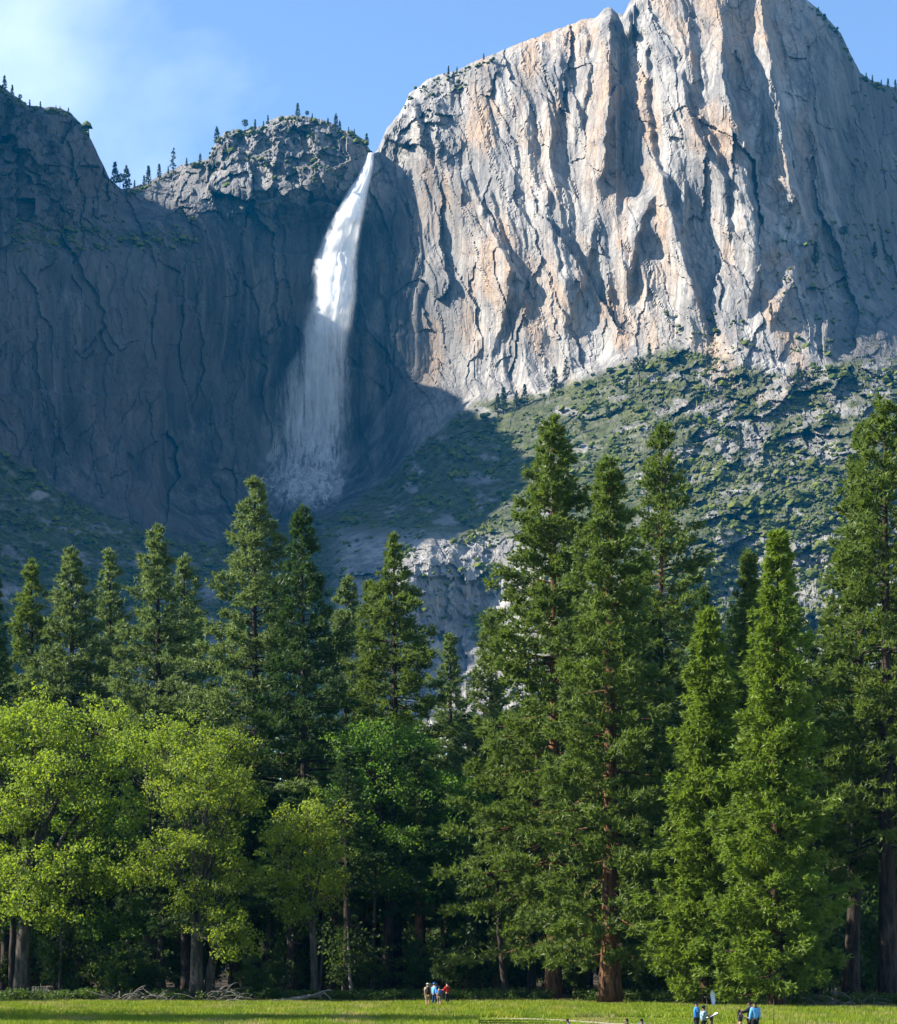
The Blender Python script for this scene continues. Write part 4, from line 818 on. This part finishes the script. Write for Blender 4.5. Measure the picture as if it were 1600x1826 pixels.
def person(label, px, Y, h, face, shirt, legs, skin=SKIN, hair=HAIR, hat=None, shorts=False, longsleeve=False, arms=((0.06, 0.05), (0.06, 0.05)), sit=False, stride=0.12, longhair=False, dress=False, lean=0.0, head_turn=0.0, group=None):
    """face: direction the person faces, degrees, 90 = away from the viewer, 0 = to the right. arms: (forward swing, elbow bend) in radians left, right"""
    b = P(px, HY, Y); b[2] = 0
    e = empty('person', b, R(face - 90)); k_ = h / 1.75; e.scale = (k_, k_, k_); tag(e, label, 'person', group)
    J = {}
    pz = 0.16 if sit else 0.93
    J['pel'] = (0, 0, pz); J['spi'] = (0, lean * 0.35, pz + 0.22); J['che'] = (0, lean * 0.8, pz + 0.42); J['nec'] = (0, lean * 1.05, pz + 0.56)
    hx = (0, lean * 1.25 + 0.015, pz + 0.66); J['hea'] = hx; J['hup'] = (0, hx[1] - 0.01, hx[2] + 0.085); J['nos'] = (0.03 * math.sin(head_turn), hx[1] + 0.105, hx[2] + 0.01); J['chi'] = (0, hx[1] + 0.055, hx[2] - 0.06)
    for s, sg in (('l', -1), ('r', 1)):
        fw, el = arms[0 if s == 'l' else 1]
        sh = np.array([sg * 0.175, lean * 0.85, pz + 0.47]); J['sh' + s] = sh
        d1 = np.array([sg * 0.16, math.sin(fw), -math.cos(fw)]); d1 /= np.linalg.norm(d1); eb = sh + 0.29 * d1; J['el' + s] = eb
        d2 = np.array([-sg * 0.05, math.sin(fw + el), -math.cos(fw + el)]); d2 /= np.linalg.norm(d2); wr = eb + 0.25 * d2; J['wr' + s] = wr; J['pa' + s] = wr + 0.07 * d2
        sd_ = np.array([1.0, 0, 0]) if abs(d2[0]) < 0.8 else np.array([0, 1.0, 0])
        for q, off in enumerate((-0.03, -0.01, 0.01, 0.03)):
            a = J['pa' + s] + sd_ * off + 0.04 * d2; J['f%d%s' % (q, s)] = a; J['g%d%s' % (q, s)] = a + (0.045 - 0.006 * abs(q - 1.5)) * (d2 + np.array([0, 0.35, -0.1]))
        J['th' + s] = wr + 0.03 * d2 + np.array([-sg * 0.035, 0.03, 0]); J['ti' + s] = J['th' + s] + 0.04 * d2 + np.array([-sg * 0.01, 0.015, 0])
        st = stride * sg
        J['hi' + s] = (sg * 0.09, 0, pz - 0.04)
        if sit: J['kn' + s] = (sg * 0.16, 0.40, pz + 0.18); J['an' + s] = (sg * 0.12, 0.62, 0.10); J['to' + s] = (sg * 0.13, 0.80, 0.05)
        else: J['kn' + s] = (sg * 0.10, st * 0.6 + 0.03, 0.50); J['an' + s] = (sg * 0.10, st - 0.03, 0.085); J['to' + s] = (sg * 0.115, st + 0.13, 0.04)
    rad = dict(pel=.105, spi=.095, che=.11, nec=.055, hea=.088, hup=.082, nos=.022, chi=.05)
    for s in 'lr':
        rad.update({'sh' + s: .062, 'el' + s: .042, 'wr' + s: .03, 'pa' + s: .034, 'th' + s: .013, 'ti' + s: .010, 'hi' + s: .09, 'kn' + s: .06, 'an' + s: .04, 'to' + s: .038})
        for q in range(4): rad['f%d%s' % (q, s)] = .010; rad['g%d%s' % (q, s)] = .008
    E = [('pel', 'spi'), ('spi', 'che'), ('che', 'nec'), ('nec', 'hea'), ('hea', 'hup'), ('hea', 'nos'), ('hea', 'chi')]
    for s in 'lr':
        E += [('che', 'sh' + s), ('sh' + s, 'el' + s), ('el' + s, 'wr' + s), ('wr' + s, 'pa' + s), ('wr' + s, 'th' + s), ('th' + s, 'ti' + s), ('pel', 'hi' + s), ('hi' + s, 'kn' + s), ('kn' + s, 'an' + s), ('an' + s, 'to' + s)]
        for q in range(4): E += [('pa' + s, 'f%d%s' % (q, s)), ('f%d%s' % (q, s), 'g%d%s' % (q, s))]
    names = list(J); ix = {n: i for i, n in enumerate(names)}
    skin_obj('body', [J[n] for n in names], [(ix[a], ix[b]) for a, b in E], [rad[n] for n in names], skin, e)
    def garment(nm, chain, edges, grow, mat):
        skin_obj(nm, [J[c] if isinstance(c, str) else c for c, _ in chain], edges, [r + grow for _, r in chain], mat, e)
    def mid(a, b, t): return tuple(np.array(J[a]) * (1 - t) + np.array(J[b]) * t)
    ee = 0.98 if longsleeve else 0.75
    ch = [((0, 0, pz - 0.06), .125), ('spi', .122), ('che', .130), ('shl', .068), (mid('shl', 'ell', ee), .052), ('shr', .068), (mid('shr', 'elr', ee), .052)]
    ed = [(0, 1), (1, 2), (2, 3), (3, 4), (2, 5), (5, 6)]
    if longsleeve: ch += [('wrl', .036), ('wrr', .036)]; ed += [(4, 7), (6, 8)]
    garment('shirt', ch, ed, 0.03, shirt)
    if dress: garment('skirt', [('pel', .15), ((0, 0.02, 0.72), .19), ((0, 0.03, 0.45), .24), ((0, 0.03, 0.25), .25)], [(0, 1), (1, 2), (2, 3)], 0.0, shirt)
    else:
        t = 0.92 if shorts else 1.0
        ch = [((0, 0, pz + 0.06), .118), ('hil', .098), (mid('hil', 'knl', t), .07), ('hir', .098), (mid('hir', 'knr', t), .07)]; ed = [(0, 1), (1, 2), (0, 3), (3, 4)]
        if not shorts: ch += [('anl', .052), ('anr', .052)]; ed += [(2, 5), (4, 6)]
        garment('trousers' if not shorts else 'shorts', ch, ed, 0.014, legs)
    for s in 'lr':
        a = np.array(J['an' + s]); t_ = np.array(J['to' + s]); skin_obj('shoe', [a - np.array([0, 0.05, 0.04]), (a + t_) / 2 - np.array([0, 0, 0.02]), t_ + np.array([0, 0.03, 0])], [(0, 1), (1, 2)], [.045, .048, .04], SHOE, e)
    hc = np.array(J['hea'])
    if longhair: skin_obj('hair', [hc + np.array([0, -0.01, 0.09]), hc + np.array([0, -0.05, 0.0]), hc + np.array([0, -0.09, -0.2]), hc + np.array([0, -0.08, -0.42])], [(0, 1), (1, 2), (2, 3)], [.085, .105, .10, .06], hair, e)
    else: skin_obj('hair', [hc + np.array([0, 0.01, 0.10]), hc + np.array([0, -0.035, 0.06]), hc + np.array([0, -0.05, -0.02])], [(0, 1), (1, 2)], [.075, .09, .07], hair, e)
    if hat:
        mb = MB(); th = np.linspace(0, np.pi / 2, 5)
        mb.tube(np.array([[hc[0], hc[1] - 0.005, hc[2] + 0.075 + 0.095 * math.sin(t)] for t in th]), [0.112 * math.cos(t) + 0.006 for t in th], 12)
        mb.box(hc + np.array([0, 0.135, 0.085]), (0.075, 0.075, 0.008)); obj('cap', mb.mesh('cap', [hat]), e)
    return e
def backpack(px, Y, h, face, mat, label, pz=1.22):
    k_ = h / 1.75; b = P(px, HY, Y); b[2] = 0; a = R(face); b = b + np.array([-math.cos(a), -math.sin(a), 0]) * 0.215 * k_; b[2] = pz * k_
    e = empty('backpack', b, R(face - 90)); e.scale = (k_, k_, k_); tag(e, label, 'backpack')
    mb = MB(); z = np.linspace(-0.24, 0.26, 7); mb.tube(np.stack([0 * z, 0 * z - 0.02, z], -1), 0.155 * np.array([0.75, 0.98, 1, 1, 0.97, 0.85, 0.5]), 10); o = obj('bag', mb.mesh('bag', [mat]), e); o.scale = (1, 0.72, 1)
    mb = MB(); mb.ball((0, -0.13, -0.08), (0.11, 0.05, 0.11)); obj('pocket', mb.mesh('pocket', [mat]), e)
    for s in (-1, 1):
        mb = MB(); mb.tube(np.array([[s * .1, .08, .2], [s * .12, .2, .27], [s * .13, .33, .2], [s * .13, .34, 0.0], [s * .12, .2, -.16], [s * .1, .08, -.2]]), .018, 5); obj('strap', mb.mesh('strap', [mat]), e)
GH = 'hikers walking towards the forest'
person('hiker in light grey cap, tan shirt and khaki shorts, seen from behind', 763, 148, 1.78, 95, TAN, KHAKI, hat=GREY, shorts=True, hair=HAIR, group=GH, arms=((-0.2, .3), (0.25, .3)))
backpack(763, 148, 1.78, 95, BLACK, 'black backpack worn by the hiker in khaki shorts')
person('hiker in blue hat, blue shirt and dark trousers among the group', 774.5, 150, 1.78, 40, BLUE3, NAVY, hat=BLUE2, longsleeve=True, group=GH, stride=0.08)
person('shorter hiker in bright blue T-shirt and olive shorts, seen from behind', 783.5, 147.5, 1.55, 80, BLUE, OLIVE, hat=NAVY, shorts=True, group=GH, stride=-0.14)
backpack(783.5, 147.5, 1.55, 80, cloth('grey_pack_cloth', (0.10, 0.115, 0.12), 0.5), 'grey and black backpack worn by the hiker in bright blue T-shirt')
person('hiker in red jacket and dark trousers at the right of the group', 798, 155, 1.72, 120, RED, BLACK, longsleeve=True, hat=BLACK, group=GH, arms=((0.5, 1.2), (0.5, 1.2)), stride=0.05)
GP = 'people around the sign near the path'
person('man in blue T-shirt and black trousers standing left of the sign', 1242, 94, 1.75, 5, BLUE2, BLACK, skin=SKIN_D, group=GP, arms=((0.5, 1.4), (0.4, 1.3)), stride=0.02)
person('person in dark cap and patterned light blue top beside the sign', 1254.5, 93.2, 1.55, 20, PATT, BLACK, skin=SKIN_D, hat=BLACK, group=GP, arms=((0.5, 1.5), (0.6, 1.4)), stride=0.02)
person('girl with long dark hair in dark patterned dress', 1320, 94, 1.40, 0, DRESS, BLACK, skin=SKIN, longhair=True, dress=True, group=GP, arms=((0.8, 0.8), (0.7, 0.9)), stride=0.02)
person('person in black reaching out an arm to the girl', 1337.5, 95, 1.70, 180, BLACK, BLACK, skin=SKIN_D, longsleeve=True, group=GP, arms=((1.0, 0.5), (0.9, 0.6)), stride=0.02)
person('man in light blue shirt turned away, right of the girl', 1347, 93.4, 1.74, 110, BLUE3, BLACK, skin=SKIN_D, longsleeve=True, group=GP, arms=((0.1, 0.3), (0.1, 0.2)), stride=0.03)
GS = 'people sitting low by the path'
person('bent person in blue top and dark hair sitting left of the others by the path', 1022, 94.5, 1.70, 170, BLUE2, BLACK, skin=SKIN_D, sit=True, lean=0.22, group=GS, arms=((0.6, 0.5), (0.6, 0.5)))
person('dark-haired person sitting in the middle of the three by the path', 1120, 94.5, 1.70, 150, BLACK, BLACK, skin=SKIN_D, sit=True, lean=0.05, group=GS, arms=((0.6, 0.5), (0.6, 0.5)))
person('person with blue top sitting rightmost of the three by the path', 1144, 94.2, 1.70, 60, BLUE2, BLACK, skin=SKIN_D, sit=True, lean=0.04, group=GS, arms=((0.6, 0.5), (0.6, 0.5)))
# sign, light stands
METAL = simple_mat('black_metal', (0.02, 0.02, 0.022), 0.4, 0.1); POST = cloth('sign_post_wood', (0.12, 0.08, 0.05)); SILK = simple_mat('reflector_silk', (0.42, 0.45, 0.52), 0.5, 0.05)
b = P(1270, HY, 94.3); b[2] = 0; e = empty('information_sign', b); tag(e, 'low tilted information board with white face on a post', 'sign')
rot = Matrix.Rotation(R(-27), 3, 'Y')
mb = MB(); mb.box((0.02, 0, 1.05), (0.26, 0.42, 0.018), rot); obj('board', mb.mesh('board', [METAL], False), e)
mb = MB(); mb.box(np.array([0.02, 0, 1.05]) + np.array(rot @ Vector((0, 0, 0.022))), (0.25, 0.40, 0.004), rot); obj('panel', mb.mesh('panel', [WHITE], False), e)
for s in (-1, 1):
    mb = MB(); mb.tube(np.array([[-0.03, s * 0.25, 0], [-0.03, s * 0.25, 0.5], [-0.02, s * 0.25, 1.01]]), [0.05, 0.045, 0.045], 8); obj('post', mb.mesh('post', [POST]), e)
def light_stand(px, Y, h, label, disc):
    b = P(px, HY, Y); b[2] = 0; e = empty('light_stand', b); tag(e, label, 'light stand')
    mb = MB(); mb.tube(np.array([[0, 0, 0.25], [0, 0, h * 0.6], [0, 0, h]]), [0.017, 0.014, 0.010], 6); obj('pole', mb.mesh('pole', [METAL]), e)
    for a in (0.4, 2.5, 4.6):
        mb = MB(); mb.tube(np.array([[0, 0, 0.55], [0.25 * math.cos(a), 0.25 * math.sin(a), 0.27], [0.5 * math.cos(a), 0.5 * math.sin(a), 0.015]]), 0.011, 5); obj('leg', mb.mesh('leg', [METAL]), e)
    for zz in (h * 0.35, h * 0.62):
        mb = MB(); mb.ball((0.02, 0, zz), (0.03, 0.025, 0.035)); obj('clamp', mb.mesh('clamp', [METAL]), e)
    if disc:
        mb = MB(); mb.ball((-0.06, 0, h - 0.03), (0.09, 0.05, 0.045)); obj('lamp_head', mb.mesh('lamp_head', [METAL]), e)
        mb = MB(); c = np.array([0.28, 0.0, h - 0.06]); th = np.linspace(0, 2 * np.pi, 25)[:-1]; nrm = np.array([math.cos(R(62)), -math.sin(R(62)), 0.0]); nrm = np.array([math.sin(R(66)), -math.cos(R(66)), 0.12]); nrm /= np.linalg.norm(nrm)
        a1 = np.cross(nrm, [0, 0, 1.0]); a1 /= np.linalg.norm(a1); a2 = np.cross(a1, nrm)
        ring = c + 0.36 * (np.cos(th)[:, None] * a1 + np.sin(th)[:, None] * a2)
        v = np.vstack([ring, c + nrm * 0.05, ring - nrm * 0.012, c + nrm * 0.03]); j = np.arange(24); j2 = (j + 1) % 24
        mb.add(v, np.stack([j, j2, 25 + j2, 25 + j], -1), np.vstack([np.stack([j, j2, 0 * j + 24], -1), np.stack([25 + j2, 25 + j, 0 * j + 49], -1)])); d = obj('reflector_disc', mb.mesh('reflector_disc', [SILK]), e)
        mb = MB(); mb.tube(np.vstack([ring, ring[:1]]), 0.008, 4, False); obj('rim', mb.mesh('rim', [METAL]), d)
        mb = MB(); mb.tube(np.array([[0, 0, h - 0.06], [0.27, 0, h - 0.06]]), 0.012, 5); obj('arm', mb.mesh('arm', [METAL]), e)
light_stand(1261, 94.8, 1.92, 'black light stand holding an oval silver reflector disc', True)
light_stand(1380, 94, 1.83, 'bare thin black stand right of the man in light blue shirt', False)
# ------------------------------------------------------------------ valley air
k = NT('valley_air')
pv = k.n('VolumePrincipled', {'Color': (0.0, 0.42, 1.0, 1), 'Density': 0.000030, 'Anisotropy': 0.0})
k.n('OutputMaterial', {'Volume': pv.outputs[0]})
mb = MB(); mb.box((0, 1200, 555), (4000, 1500, 570))
tag(obj('haze', mb.mesh('haze', [k.m], False)), 'thin blue haze filling the valley', 'haze', kind='stuff')
